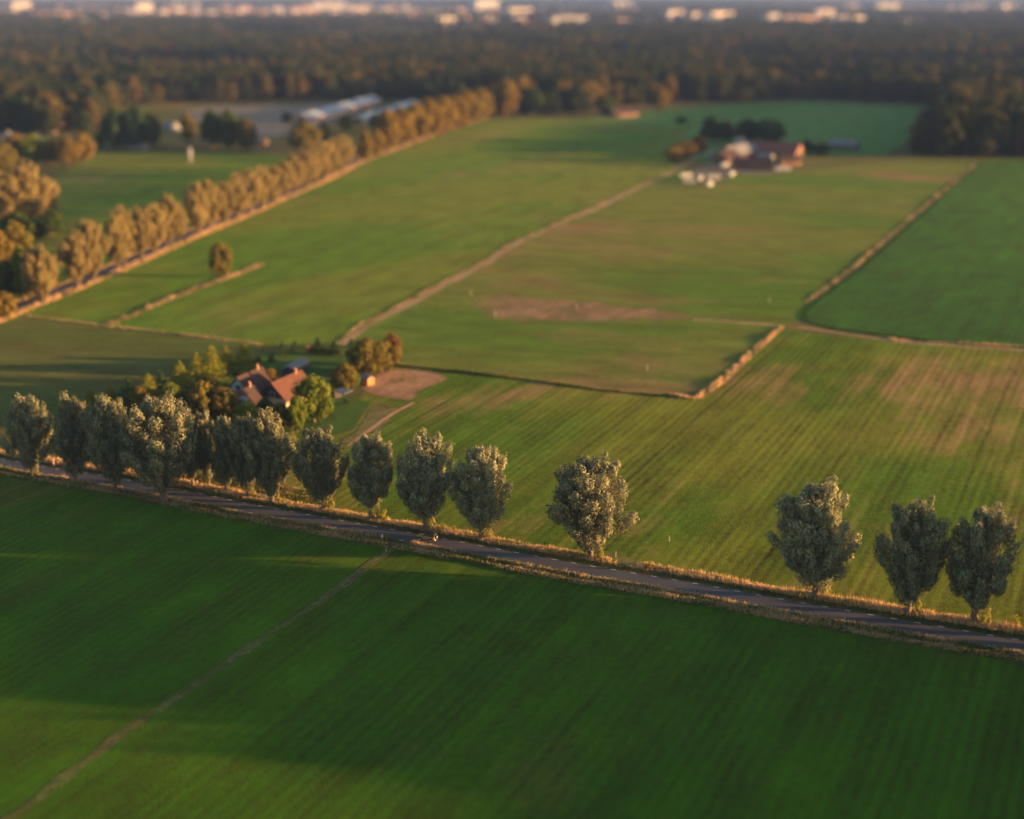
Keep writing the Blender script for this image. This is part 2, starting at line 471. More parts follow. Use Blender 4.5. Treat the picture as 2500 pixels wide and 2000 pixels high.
sheet("upper_meadow", [(-200, 600), (110, 440), (240, 375), (480, 372), (840, 385), (780, 432), (584, 520), (420, 582), (190, 690), (60, 740), (-200, 790)], .020, M['left'],
      "green meadow beyond the tree-lined lane, in front of the dark round trees", "field")
sheet("far_meadow", [(1420, 292), (1640, 262), (1960, 250), (2245, 262), (2235, 330), (2160, 380), (2000, 375), (1900, 400), (1700, 395), (1640, 385), (1690, 310)], .016, M['farfield'],
      "bright green far meadow behind the red-roofed farm", "field")
sheet("right_stubble", [(1900, 425), (1950, 385), (2160, 378), (2500, 392), (2800, 398), (2400, 400), (2150, 397)], .030, M['dusk'],
      "dull worn strip of ground in front of the dark wood", "field")
patch("sandy_yard", [(385, 268), (500, 254), (740, 250), (905, 244), (860, 300), (700, 345), (600, 352), (470, 330)], .030, M['sand'],
      "pale sandy ground around the long barns", "ground", .3)
# the reddish dry tongue in the pasture, and the bare plot by the garden
patch("dry_patch", [(1035, 725), (1110, 700), (1300, 712), (1500, 732), (1750, 757), (1900, 782), (1700, 800), (1400, 802), (1200, 800), (1080, 785), (1025, 752)], .036, M['soil'],
      "reddish dry tongue of bare earth in the pasture", "bare ground", .6, .60)
patch("bare_plot", [(868, 937), (905, 912), (965, 893), (1110, 912), (1085, 937), (1030, 962), (1008, 985), (945, 978), (880, 968), (856, 955)], .040, M['soil'],
      "pinkish bare soil plot beside the garden of the farmhouse", "bare ground", .3, .9)
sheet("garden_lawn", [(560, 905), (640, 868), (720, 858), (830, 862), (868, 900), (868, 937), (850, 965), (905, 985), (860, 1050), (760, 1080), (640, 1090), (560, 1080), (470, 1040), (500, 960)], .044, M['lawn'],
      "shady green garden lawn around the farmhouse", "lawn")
patch("worn_meadow", [(860, 1062), (905, 985), (945, 978), (1008, 985), (985, 1010), (900, 1070), (850, 1105), (800, 1090)], .044, M['track'],
      "worn brownish grass between garden and striped field", "field")

# the near road
strip("near_verge", road_line, RW - .15, NV, .030, M['vergeground'], "grassy verge between the near road and the dark mown field", "verge")
strip("far_verge", road_line, FV, -RW + .15, .034, M['vergeground'], "grassy verge under the willows along the far side of the road", "verge")
road = strip("road", road_line, -RW, RW, .060, M['asphalt'], "narrow grey country road with dashed white edge lines", "road", .05)
# dashed edge lines: one mesh shared by every dash
dash = bpy.data.meshes.new("edge_dash")
dash.from_pydata([(-.55, -.075, 0), (.55, -.075, 0), (.55, .075, 0), (-.55, .075, 0)], [], [(0, 1, 2, 3)])
dash.materials.append(M['paint'])
for side in (-1, 1):
    ln = offset(road_line, side * (RW - .22))
    acc, nxt = 0.0, 1.0
    for i in range(len(ln) - 1):
        seg = (ln[i+1] - ln[i]).length
        while nxt < acc + seg:
            q = ln[i].lerp(ln[i+1], (nxt - acc) / seg)
            u, v = proj(q.x, q.y)
            nxt += 4.0
            if -40 < u < 2560:
                o = bpy.data.objects.new("edge_dash", dash)
                d = ln[i+1] - ln[i]
                o.location = (q.x, q.y, .060 + .05*math.sin(math.pi*.22/(2*RW)) + .010)
                o.rotation_euler = (0, 0, math.atan2(d.y, d.x))
                link(o, road)
        acc += seg
# tracks, lane and ditch edges
TRACK = spline([P(*q) for q in [(975, 1322), (940, 1352), (890, 1388), (780, 1470), (640, 1560), (480, 1670), (330, 1770), (180, 1882), (35, 1992), (-200, 2165)]], 3)
def soft_strip(name, line, half, z, mat, label, cat, full):
    o = strip(name, line, -half, half, z, soften(mat, full), label, cat)
    at = o.data.attributes.new("rim", 'FLOAT', 'POINT')
    at.data.foreach_set("value", np.tile(np.array([0, .75, 1, .75, 0], np.float32), len(line)))
    return o
soft_strip("field_track", TRACK, 2.0, .048, M['track'], "broad faint worn track crossing the dark mown field", "track", .8)
ruts = TRACK[:10]
for d, lab in ((-.8, "worn wheel rut of the field track, the side nearer the car"), (.8, "worn wheel rut of the field track, the side away from the car")):
    soft_strip("wheel_rut", offset(ruts, d), .5, .054, M['track'], lab, "track", .8)
strip("driveway_track", spline([P(*q) for q in [(1560, 1390), (1545, 1377), (1520, 1366), (1460, 1350)]], 1), -1.5, 1.5, .052, M['track'], "short worn gateway track beside the lone willow", "track")
DIRT = spline([P(*q) for q in [(830, 842), (900, 792), (1000, 742), (1095, 690), (1182, 646), (1250, 600), (1360, 550), (1450, 512), (1560, 458), (1640, 420), (1700, 385), (1750, 365)]], 4)
strip("dirt_track", DIRT, -1.9, 2.1, .056, M['dirt'], "pale dirt track running up to the red-roofed farm", "track")
LANE = spline([P(*q) for q in [(-160, 832), (-60, 790), (42, 748), (104, 724), (186, 690), (299, 644), (394, 601), (464, 571), (584, 522), (680, 480), (779, 437), (860, 396), (950, 362), (1060, 322), (1170, 288)]], 5)
strip("lane_verge", LANE, -5, 7.0, .044, M['vergeground'], "tan dry verge along the tree-lined lane", "verge")
strip("lane", LANE, -2.4, 2.4, .060, M['asphalt'], "grey lane bordered by a long row of trees", "road", .05)
BAND = spline([P(*q) for q in [(1690, 780), (1905, 795), (2000, 806), (2100, 822), (2220, 837), (2350, 845), (2550, 858)]], 4)
strip("brown_path", BAND, -1.3, 1.3, .050, M['dirt'], "brown earth path below the raised green crop", "path")
PLOTPATH = spline([P(*q) for q in [(1010, 984), (960, 1010), (900, 1052), (850, 1090)]], 3)
strip("garden_path", PLOTPATH, -.6, .6, .060, M['soil'], "thin bare path leading down from the soil plot", "path")

# the raised crop field
crop_px = [(1962, 782), (1960, 768), (1978, 748), (2010, 722), (2110, 648), (2250, 525), (2402, 400), (2560, 392), (2900, 396), (2900, 880), (2500, 850), (2330, 838), (2180, 822), (2060, 806), (1990, 792)]
rnd = random.Random(5)
ring = spline([P(*q) for q in crop_px + crop_px[:1]], 3.0)[:-1]
vs, fs = [], []
n = len(ring)
ctr = sum(ring, Vector()) / n
crop_prof = [(0.0, .0), (.25, .16), (1.0, .26)]
for ins, h in crop_prof:
    for i, p in enumerate(ring):
        t = (ring[(i+1) % n] - ring[i-1]).normalized()
        q = p + Vector((t.y, -t.x, 0)) * (ins + rnd.uniform(-.25, .25))
        vs.append((q.x, q.y, h + rnd.uniform(-.05, .05) if h else .02))
for k in range(2):
    for i in range(n):
        fs.append((k*n+i, k*n+(i+1) % n, (k+1)*n+(i+1) % n, (k+1)*n+i))
fs.append(tuple(2*n + i for i in range(n)))
me = bpy.data.meshes.new("crop_field"); me.from_pydata(vs, [], fs); me.update()
import bmesh
bm = bmesh.new(); bm.from_mesh(me)
bmesh.ops.recalc_face_normals(bm, faces=bm.faces[:])
bm.to_mesh(me); bm.free()
me.materials.append(M['crop'])
tag(link(bpy.data.objects.new("crop_field", me)), "tall dark green crop with a rounded corner, standing above the pasture", "crop", kind="structure")

# ------------------------------------------------------------------ grass that stands up: verges, ditches, reeds
def tufts(name, line, d0, d1, density, hfun, mat, label, cat, width=.10, blades=6, seed=0, keep=None, spread=.18):
    """stands of blades between two offsets of a line; hfun(w, noise) gives the height across the strip (w 0..1)"""
    rng = np.random.default_rng(seed)
    a, b = offset(line, d0), offset(line, d1)
    A = np.array([(p.x, p.y) for p in a]); B = np.array([(p.x, p.y) for p in b])
    seg = np.linalg.norm(np.diff(A, axis=0), axis=1)
    area = seg.sum() * abs(d1 - d0)
    N = int(area * density)
    cum = np.concatenate([[0], np.cumsum(seg)])
    s = rng.uniform(0, cum[-1], N)
    i = np.clip(np.searchsorted(cum, s) - 1, 0, len(seg) - 1)
    f = (s - cum[i]) / seg[i]
    w = rng.uniform(0, 1, N)
    pa = A[i] + (A[i+1] - A[i]) * f[:, None]; pb = B[i] + (B[i+1] - B[i]) * f[:, None]
    c = pa + (pb - pa) * w[:, None]
    # slow drift in height along the strip
    ph = rng.uniform(0, 6.28, 6); fr = np.array([.03, .071, .13, .23, .41, .8])
    dr = sum(np.sin(s * fr[k] + ph[k] + w * 3 * (k % 3)) for k in range(6)) / 6
    h = hfun(w, dr) * rng.uniform(.6, 1.25, N)
    ok = h > .05
    if keep is not None: ok &= keep(c[:, 0], c[:, 1])
    c, h = c[ok], h[ok]
    N = len(c)
    if N == 0: return None
    K = blades
    cc = np.repeat(c, K, axis=0); hh = np.repeat(h, K) * rng.uniform(.6, 1.1, N*K)
    off = rng.normal(0, spread, (N*K, 2))
    ang = rng.uniform(0, math.pi, N*K)
    wd = width * rng.uniform(.6, 1.4, N*K)
    dx, dy = np.cos(ang) * wd, np.sin(ang) * wd
    lean = off * 1.0 + rng.normal(0, .12, (N*K, 2)) * hh[:, None]
    V = np.zeros((N*K, 3, 3))
    V[:, 0, 0] = cc[:, 0] + off[:, 0] - dx; V[:, 0, 1] = cc[:, 1] + off[:, 1] - dy
    V[:, 1, 0] = cc[:, 0] + off[:, 0] + dx; V[:, 1, 1] = cc[:, 1] + off[:, 1] + dy
    V[:, 2, 0] = cc[:, 0] + off[:, 0] + lean[:, 0]; V[:, 2, 1] = cc[:, 1] + off[:, 1] + lean[:, 1]; V[:, 2, 2] = hh
    V[:, :2, 2] = .03
    T = np.arange(N*K*3).reshape(-1, 3)
    o = mobj(name, np_mesh(name, V.reshape(-1, 3), None, T, mat))
    return tag(o, label, cat, kind="stuff")
inview = lambda x, y: np.abs(x) < .42 * (y * CP + CAM_H * SP)
track_gap = P(975, 1325)
gate_gap = P(1535, 1368)
track_gate = lambda x, y: inview(x, y) & (np.hypot(x - track_gap.x, y - track_gap.y) > 2.6)
def h_near(w, d):
    return np.clip(.22 + .62*np.exp(-((w-.16)/.12)**2) + .55*np.exp(-((w-.80)/.13)**2) + .45*d*(w > .05), .04, 1.3)
tufts("near_verge_grass", road_line, RW + .05, NV - .2, 9, h_near, M['straw'], "tall straw-coloured grass and weeds between road and mown field", "grass", .09, 6, 11, track_gate)
def h_far(w, d):                                     # w from the outer edge to the road: the last metre and a half is mown
    return np.where(w > .68, .10, np.clip(.52 + .75*np.exp(-((w-.16)/.16)**2) + .6*d, .10, 1.6))
far_keep = lambda x, y: inview(x, y) & (np.hypot((x - gate_gap.x), (y - gate_gap.y)) > 3.4)
tufts("far_verge_grass", road_line, FV + .1, FV + 2.5, 11, lambda w, d: np.clip(.85 + .7*d, .15, 1.5), M['straw2'], "tall sunlit straw grass on the verge beneath the willows", "grass", .09, 6, 12, far_keep)
tufts("mown_verge_grass", road_line, FV + 2.5, -RW - .05, 10, lambda w, d: np.where(w > .45, .12, np.clip(.28 + .35*d, .08, .6)), M['weeds'], "short green grass between the straw strip and the road", "grass", .09, 6, 13, far_keep)
def pxline(pts, step=3): return spline([P(*q) for q in pts], step)
flat = lambda hv, v=.4: (lambda w, d: np.clip(hv * (1 + v * d * 2) * (1 - .6*np.abs(w-.5)), .02, 3))
tufts("glade_grass", pxline([(330, 1150), (420, 1163), (540, 1184), (700, 1212), (800, 1230)]), -5, 2.5, 4, lambda w, d: np.clip(.35 + .4*d, .08, .8), M['weeds'], "golden lit grass under the slender willows behind the road", "grass", .14, 5, 20)
tufts("boundary_grass", pxline([(40, 768), (150, 783), (260, 796), (450, 818), (640, 841)]), -1.2, 1.2, 4, flat(.4), M['straw'], "thin dry grass line dividing the olive meadow from the green meadow", "grass", .16, 5, 21)
tufts("ditch_grass", pxline([(262, 792), (330, 766), (400, 735), (520, 690), (640, 645)]), -2.0, 2.0, 4, flat(.55), M['straw'], "broad weedy ditch bank with a single tree standing on it", "grass", .18, 5, 22)
tufts("track_grass", pxline([(840, 836), (900, 790), (1000, 740), (1095, 688), (1182, 644), (1250, 600), (1450, 510), (1600, 436)]), -2.6, -1.2, 3, flat(.35, .7), M['straw'], "dry grass along the dirt track to the farm", "grass", .2, 5, 23)
tufts("ditch_bank_grass", pxline([(960, 891), (1110, 908), (1280, 928), (1480, 955), (1640, 968), (1700, 973)]), -1.4, .6, 6, flat(.55, .8), M['weeds'], "dark weedy ditch bank between striped field and pasture", "grass", .15, 5, 24)
tufts("reed_strip", pxline([(1640, 966), (1700, 974), (1722, 958), (1752, 938), (1830, 868), (1905, 800)]), -1.0, 1.0, 9, lambda w, d: np.clip(.55 + 1.1*d, .08, 1.3), M['straw2'], "bright golden reeds along the ditch between pasture and striped field", "reeds", .14, 6, 25)
tufts("crop_edge_grass", pxline([(1990, 740), (2110, 645), (2250, 522), (2390, 405)]), -3.8, -1.4, 4, flat(.35, .8), M['straw'], "pale dry grass along the long edge of the green crop", "grass", .22, 5, 26)
tufts("path_reeds", pxline([(2170, 828), (2250, 836), (2340, 840), (2520, 850)]), -1.5, 1.0, 4, flat(.6, .9), M['straw2'], "scattered dry reeds between crop and brown path", "reeds", .16, 5, 27)
tufts("lane_grass", LANE, 3.4, 8.0, 2.2, flat(.8, .6), M['straw2'], "golden dry grass under the trees along the lane", "grass", .24, 5, 28)
tufts("lane_far_grass", LANE, -5.6, -3.0, 1.5, flat(.7, .6), M['straw2'], "golden dry grass on the other side of the lane", "grass", .24, 5, 29)
tufts("crop_leaves", spline(ring, 3) , -.2, 1.2, 5, lambda w, d: np.clip(.36 + .15*d, .15, .7), grass_mat("crop_blades", (.06, .13, .02), (.10, .15, .02), (.02, .08, .015), .1, .3, .6), "ragged leaf tips along the edge of the green crop", "crop", .16, 5, 30, inview)

# ------------------------------------------------------------------ trees
def unit(rng, n):
    v = rng.normal(size=(n, 3)); return v / np.linalg.norm(v, axis=1)[:, None]
def leaf_cloud(clumps, per, ln, wd, rng, along=0.5, shell=.62, outward=.75):
    """leaf sprays spread through ellipsoid clumps; clump = (centre, axis, r across, r along)"""
    Vs = []
    for c, ax, ra, rl in clumps:
        ax = np.asarray(ax, float); ax /= np.linalg.norm(ax)
        a = np.cross(ax, (0.3, .9, .1)); a /= np.linalg.norm(a); b = np.cross(ax, a)
        n = max(6, int(per * (ra * ra * .4 + ra * rl * .6)))
        d = unit(rng, n)
        r = shell + (1 - shell) * rng.uniform(0, 1, n) ** .6
        r *= 1 + .22 * np.sin(d[:, 0]*5 + c[0]) * np.sin(d[:, 1]*5 + c[1]) + .12*rng.normal(size=n)
        p = np.asarray(c) + (a[None]*d[:, :1]*ra + b[None]*d[:, 1:2]*ra + ax[None]*d[:, 2:]*rl) * r[:, None]
        nrm = a[None]*d[:, :1] + b[None]*d[:, 1:2] + ax[None]*d[:, 2:]*(ra/rl)
        nrm = nrm * outward + unit(rng, n) * (1 - outward) * 1.3
        nrm /= np.linalg.norm(nrm, axis=1)[:, None]
        t = ax[None] * along + unit(rng, n) * (1 - along)
        t -= nrm * (t * nrm).sum(1)[:, None]
        t /= np.linalg.norm(t, axis=1)[:, None] + 1e-6
        s = np.cross(nrm, t)
        L = (ln * rng.uniform(.6, 1.35, n))[:, None]; W = (wd * rng.uniform(.6, 1.35, n))[:, None]
        q = np.stack([p - t*L*.5, p + s*W*.5 - t*L*.05, p + t*L*.5, p - s*W*.5 - t*L*.05], axis=1)
        Vs.append(q.reshape(-1, 3))
    V = np.concatenate(Vs)
    return V, np.arange(len(V)).reshape(-1, 4)
def trunk_mesh(name, rng, h, r, limbs, mat, wob=.15, sides=7):
    m = MB()
    pts = [(rng.normal(0, wob*.3*k), rng.normal(0, wob*.3*k), h*k/5) for k in range(6)]
    pts[0] = (0, 0, -.1)
    rad = [r*1.35, r*1.02, r*.92, r*.86, r*.80, r*.72]
    m.tube(pts, rad, sides)
    top = Vector(pts[-1])
    for e in limbs:
        e = Vector(e); st = top + Vector((0, 0, -.1*h))
        mid = st.lerp(e, .45) + Vector((0, 0, -.06*(e-st).length))
        m.tube([st, mid, e], [r*.42, r*.26, r*.07], 5, False)
    return m.mesh(name, mat, True)
def prof(t, xs, ys): return float(np.interp(t, xs, ys))
def willow_mesh(seed, bare=.11):
    """20 m tall, 12 m wide, feathery ascending plumes; narrow foot"""
    rng = np.random.default_rng(seed)
    H, R = 20.0, 5.6
    cl, limbs = [], []
    lean = rng.normal(0, .5, 2)
    zb = H*bare
    xs, ys = [0, .10, .26, .42, .60, .78, .92, 1.0], [.14, .42, .84, 1.0, .94, .74, .46, .18]
    ys = [y * rng.uniform(.92, 1.08) for y in ys]
    for k in range(84):
        t = (k + rng.uniform(0, 1)) / 84
        t = t ** .92
        th = k * 2.39996 + rng.normal(0, .4)
        rr = R * prof(t, xs, ys) * (rng.uniform(.62, 1.0) if rng.random() > .22 else rng.uniform(.1, .5))
        rr *= 1 + .09*math.sin(2*th + seed) + .07*math.sin(3*th + 2*seed)
        z = zb + 1.1 + (H - zb - 2.7) * t
        c = np.array([rr*math.cos(th) + lean[0]*t, rr*math.sin(th) + lean[1]*t, z])
        ax = np.array([c[0]*.10, c[1]*.10, 1.0])
        big = rng.uniform(.75, 1.3) * (1.0 if t < .85 else .75)
        cl.append((c, ax, .98*big, 1.75*big*rng.uniform(.85, 1.25)))
        if k % 9 == 3: limbs.append(c*.92)
    for k in range(4):                                     # a few tips that stick out of the outline
        t = rng.uniform(.75, 1.0); th = rng.uniform(0, 6.28)
        rr = R*prof(t, xs, ys)*.98
        cl.append((np.array([rr*math.cos(th), rr*math.sin(th), zb + (H-zb)*t*.97]), np.array([math.cos(th)*.3, math.sin(th)*.3, 1]), .75, 1.7))
    for k in range(8):                                     # inner mass
        t = .16 + .84*(k+.5)/8
        cl.append((np.array([0, 0, zb + 1 + (H-zb-3)*t]), np.array([0, 0, 1.0]), R*.5*prof(t, xs, ys)+.2, 1.8))
    V, Q = leaf_cloud(cl, 150, .56, .24, rng, .55, .55, .86)
    return trunk_mesh("trunk", rng, zb+1.2, .55, limbs, M['bark']), V, Q
def round_mesh(seed, H=10.0, R=4.2, per=95, ln=.5, wd=.38, foot=.16, n=46, shape=None):
    rng = np.random.default_rng(seed)
    xs, ys = shape or ([0, .2, .45, .7, .88, 1], [.45, .85, 1.0, .86, .55, .15])
    cl, limbs = [], []
    zb = H*foot
    for k in range(n):
        t = (k + rng.uniform(0, 1)) / n
        th = k*2.39996 + rng.normal(0, .4)
        rr = R*prof(t, xs, ys)*(rng.uniform(.65, .92) if rng.random() > .25 else rng.uniform(0, .5))
        c = np.array([rr*math.cos(th), rr*math.sin(th), zb + (H-zb-.8)*t*.96 + .3])
        b = R*.27*rng.uniform(.75, 1.3)
        cl.append((c, np.array([c[0]*.3, c[1]*.3, R]), b, b*1.1))
        if k % 8 == 2: limbs.append(c*.9)
    for k in range(4): cl.append((np.array([0, 0, zb+(H-zb)*(k+.7)/5]), np.array([0, 0, 1.]), R*.55*prof((k+.5)/4, xs, ys), H*.14))
    V, Q = leaf_cloud(cl, per, ln, wd, rng, .3, .6, .75)
    return trunk_mesh("trunk", rng, zb+H*.1, .035*H, limbs, M['bark']), V, Q
def conifer_mesh(seed, H=9.0, R=2.3, per=120):
    rng = np.random.default_rng(seed)
    cl = []
    for k in range(60):
        t = ((k + rng.uniform(0, 1))/60)
        th = k*2.39996
        rr = R*(1-t)**.85*rng.uniform(.6, .95)
        cl.append((np.array([rr*math.cos(th), rr*math.sin(th), H*.05 + H*.9*t]), np.array([math.cos(th), math.sin(th), .15]), .42*(1.15-t*.6), .75*(1.15-t*.7)))
    cl.append((np.array([0, 0, H*.45]), np.array([0, 0, 1.]), R*.4, H*.42))
    cl.append((np.array([0, 0, H*.95]), np.array([0, 0, 1.]), .18, H*.07))
    V, Q = leaf_cloud(cl, per, .38, .22, rng, .5, .5, .7)
    return trunk_mesh("trunk", rng, H*.25, .16, [], M['bark']), V, Q
def bush_mesh(seed, H=2.4, R=1.2, per=120, ln=.32, wd=.2):
    rng = np.random.default_rng(seed)
    cl = []
    for k in range(14):
        th = k*2.4; t = rng.uniform(0, 1); rr = R*.6*math.sqrt(1-.75*t*t)*rng.uniform(.5, 1)
        cl.append((np.array([rr*math.cos(th), rr*math.sin(th), .3+H*.72*t]), np.array([0, 0, 1.]), R*.34, H*.2))
    return leaf_cloud(cl, per, ln, wd, rng, .4, .5, .7)

WILLOW = [willow_mesh(100 + k) for k in range(6)]
ROUND = [round_mesh(200 + k) for k in range(4)]
CONE = [conifer_mesh(300 + k) for k in range(3)]
BUSH = [bush_mesh(400 + k) for k in range(3)]
_cache = {}
def leafmesh(kind, i, mat):
    src = {'willow': WILLOW, 'round': ROUND, 'cone': CONE, 'bush': BUSH}[kind]
    key = (kind, i % len(src), mat)
    if key not in _cache:
        t = src[i % len(src)]
        V, Q = t[-2:]
        tr = None
        if len(t) == 3:
            tr = t[0]
        _cache[key] = (tr, np_mesh("crown", V, Q, None, M[mat]))
    return _cache[key]
BASE = {'willow': (20.0, 12.0), 'round': (10.0, 8.6), 'cone': (9.0, 4.6), 'bush': (2.4, 2.5)}
trng = random.Random(77)
def tree(name, label, kind, var, mat, base, top, width, cat="tree", group=None, rz=None, sucker=None):
    """base: pixel of the foot (or a ground point); top: pixel row of the tip (or a height in metres if negative); width in pixels (or metres if negative)"""
    p = P(*base) if len(base) == 2 else Vector(base)
    h = -top if top < 0 else rise(p.y, top)
    w = -width if width < 0 else width / FPX * (p.y*CP + CAM_H*SP)
    bh, bw = BASE[kind]
    root = empty(name, p, trng.uniform(0, 6.28) if rz is None else rz, (w/bw, w/bw, h/bh))
    tr, cr = leafmesh(kind, var, mat)
    if tr is not None: mobj("trunk", tr, None, root)
    mobj("crown", cr, None, root)
    if sucker:
        so = tag(mobj("basal_shoots", leafmesh('bush', var, 'sucker')[1], None, root), kind="stuff")
        rr = root.rotation_euler.z
        k = Matrix.Rotation(-rr, 3, 'Z') @ Vector((sucker[0], sucker[1], 0))
        sx, sz = w/bw, h/bh
        so.location = (k.x/sx, k.y/sx, 0)
        so.scale = (sucker[2]/sx, sucker[2]/sx, sucker[3]/sz)
    return tag(root, label, cat, group)

ORD = ["first", "second", "third", "fourth", "fifth", "sixth", "seventh", "eighth", "ninth", "tenth", "eleventh", "twelfth", "thirteenth", "fourteenth",
       "fifteenth", "sixteenth", "seventeenth", "eighteenth", "nineteenth", "twentieth", "twenty-first", "twenty-second", "twenty-third", "twenty-fourth",
       "twenty-fifth", "twenty-sixth", "twenty-seventh", "twenty-eighth", "twenty-ninth", "thirtieth"]
near_w = [  # the four on the near side of the road, at the left
    ((80, 1162), 962, 122, "grey-green willow on the near side of the road at the left edge", (1.3, -.2, .5, .9)),
    ((186, 1179), 966, 122, "second willow from the left edge, on the near side of the road", None),
    ((283, 1197), 962, 134, "third willow from the left edge, its foot in dark verge grass", None),
    ((401, 1226), 958, 205, "broad willow with the brightest golden top, nearest the viewer at left", None)]
for k, (b, t, w, lab, su) in enumerate(near_w):
    tree("willow_tree", lab, 'willow', k, 'willow', b, t, w, group="willows along the near road", sucker=su)
far_w = [
    ((436, 1182), 1003, 70, "slim willow behind the golden-topped one, first beyond the road", None),
    ((471, 1191), 998, 92, "slender willow beyond the road, second from the golden-topped one", None),
    ((510, 1186), 1004, 76, "thin willow set back from the road, third behind the golden-topped one", None),
    ((552, 1203), 1008, 92, "fourth slender willow beyond the road, with sunlit trunk", (1.0, -.3, .5, .7)),
    ((606, 1213), 1012, 96, "fifth willow beyond the road, with several sunlit stems", (1.2, -.4, .8, .9)),
    ((665, 1229), 1000, 138, "full willow just below the farmhouse, left of the two-tipped one", (1.4, .1, .5, 1.2)),
    ((790, 1247), 1036, 134, "two-tipped willow with a tall lit bush of shoots at its foot", (1.7, -.2, .9, 1.7)),
    ((907, 1269), 1053, 140, "narrow willow beside the round roadside bush, left of the car", (1.5, -.1, .7, 1.2)),
    ((1041, 1292), 1059, 168, "willow right behind the car on the road", (1.0, -.5, 1.0, 1.9)),
    ((1176, 1318), 1084, 164, "leaning willow just right of the car", (1.4, -.4, .9, 1.9)),
    ((1441, 1362), 1109, 210, "lone willow in the middle of the gap beside the gateway", (1.8, .1, .9, 1.9)),
    ((1990, 1458), 1175, 226, "largest willow, third from the right end of the row", (1.9, .1, 1.0, 1.9)),
    ((2216, 1499), 1208, 168, "second willow from the right edge, close to its neighbour", (1.9, .3, .7, 1.6)),
    ((2377, 1523), 1228, 190, "wide willow at the right edge with yellow shoots at its foot", (1.7, -.7, 1.1, 2.0))]
for k, (b, t, w, lab, su) in enumerate(far_w):
    tree("willow_tree", lab, 'willow', k + 2, 'willow', b, t, w, group="willows along the near road", sucker=su)
# the row goes on past the picture's edge: these throw the long shade over the near field
rowdir = (P(2377, 1523) - P(1990, 1458)).normalized()
for k in range(15):
    q = P(2377, 1523) + rowdir * (14 + 13.5*k)
    tree("willow_tree", f"{ORD[k]} willow of the row past the right edge of the view", 'willow', k + 1, 'willow', tuple(q), -(22 + min(k, 7)*.6 + (k % 3)*.8), -14.5, group="willows along the near road")

# bushes on the far verge
for k, (b, t, w, mt, lab) in enumerate([
    ((938, 1271), 1244, 34, 'sucker', "round yellow bush on the verge beside the narrow willow"),
    ((1082, 1297), 1274, 26, 'sucker', "low golden bush on the verge just right of the car"),
    ((1110, 1302), 1280, 18, 'sucker', "small upright golden bush between car and leaning willow"),
    ((2478, 1527), 1503, 40, 'sucker', "green bush on the verge by the red-topped post"),
    ((1335, 1335), 1322, 26, 'hedge', "small green bush on the verge left of the lone willow"),
    ((1582, 1392), 1372, 22, 'gold', "tall tuft of golden grass at the gateway in the verge")]):
    tree("roadside_bush", lab, 'bush', k, mt, b, t, w, "bush", "bushes along the road verge")

# garden of the farmhouse
conif = [(224, 992, 953, 30, 'conifer'), (273, 988, 940, 38, 'conifer'), (317, 988, 922, 48, 'darkcon'), (367, 985, 914, 52, 'conifer'), (396, 975, 908, 44, 'darkcon'),
         (443, 956, 885, 50, 'conifer'), (484, 942, 863, 52, 'conifer'), (520, 938, 847, 58, 'conifer'), (556, 915, 848, 48, 'conifer'), (598, 908, 840, 56, 'conifer')]
for k, (x, y, t, w, mt) in enumerate(conif):
    tree("conifer_tree", f"{ORD[k]} conifer of the row running up to the farmhouse, counted from the left", 'cone', k, mt, (x, y), t - 5, w*1.5, group="conifer row by the farmhouse")
for k, (x, y, t, w, lab) in enumerate([(690, 870, 831, 26, "dark young conifer behind the low dark shed"), (721, 858, 829, 27, "young conifer second from left behind the garden"),
     (776, 852, 821, 30, "young conifer standing over the left end of the clipped hedge"), (816, 855, 830, 28, "young conifer over the middle of the clipped hedge"),
     (857, 846, 825, 22, "small young conifer against the rusty oaks")]):
    tree("young_conifer", lab, 'cone', k + 1, 'darkcon', (x, y), t, w, group="young conifers behind the garden")
for k, (x, y, t, w, mt, lab) in enumerate([
    (896, 918, 830, 92, 'oak', "big rusty oak at the corner of the garden"), (930, 908, 835, 80, 'oak', "second rusty oak grown into the big one"),
    (956, 893, 815, 46, 'rust', "narrow reddish oak at the right end of the oak group"), (840, 955, 888, 66, 'oak', "smaller rusty oak in front of the big oak"),
    (862, 950, 905, 34, 'ash', "small green tree beside the orange-sided shed"),
    (766, 1031, 922, 96, 'ash', "bright green round tree right of the farmhouse"), (725, 1056, 969, 48, 'ash', "slim green tree with a sunlit trunk below the farmhouse"),
    (688, 1054, 985, 56, 'oak', "dull green tree in front of the red gabled house"), (648, 1034, 975, 46, 'hedge', "dark small tree between the two houses' fronts"),
    (606, 1052, 985, 60, 'ash', "yellow green tree right before the dark-roofed farmhouse"), (420, 1000, 935, 56, 'ash', "yellow green tree among the conifers of the row"), (345, 1005, 945, 60, 'oak', "olive tree at the lower end of the conifer row"),
    (662, 955, 902, 46, 'gold', "golden small tree between the two house roofs"),
    (498, 1030, 935, 84, 'oak', "round olive tree left of the farmhouse"), (552, 1030, 945, 70, 'oak', "olive tree close to the left house's gable"),
    (455, 1015, 955, 50, 'hedge', "dark low tree between conifers and round olive tree")]):
    tree("garden_tree", lab, 'round', k, mt, (x, y), t, w*1.12, group="trees in the farmhouse garden")
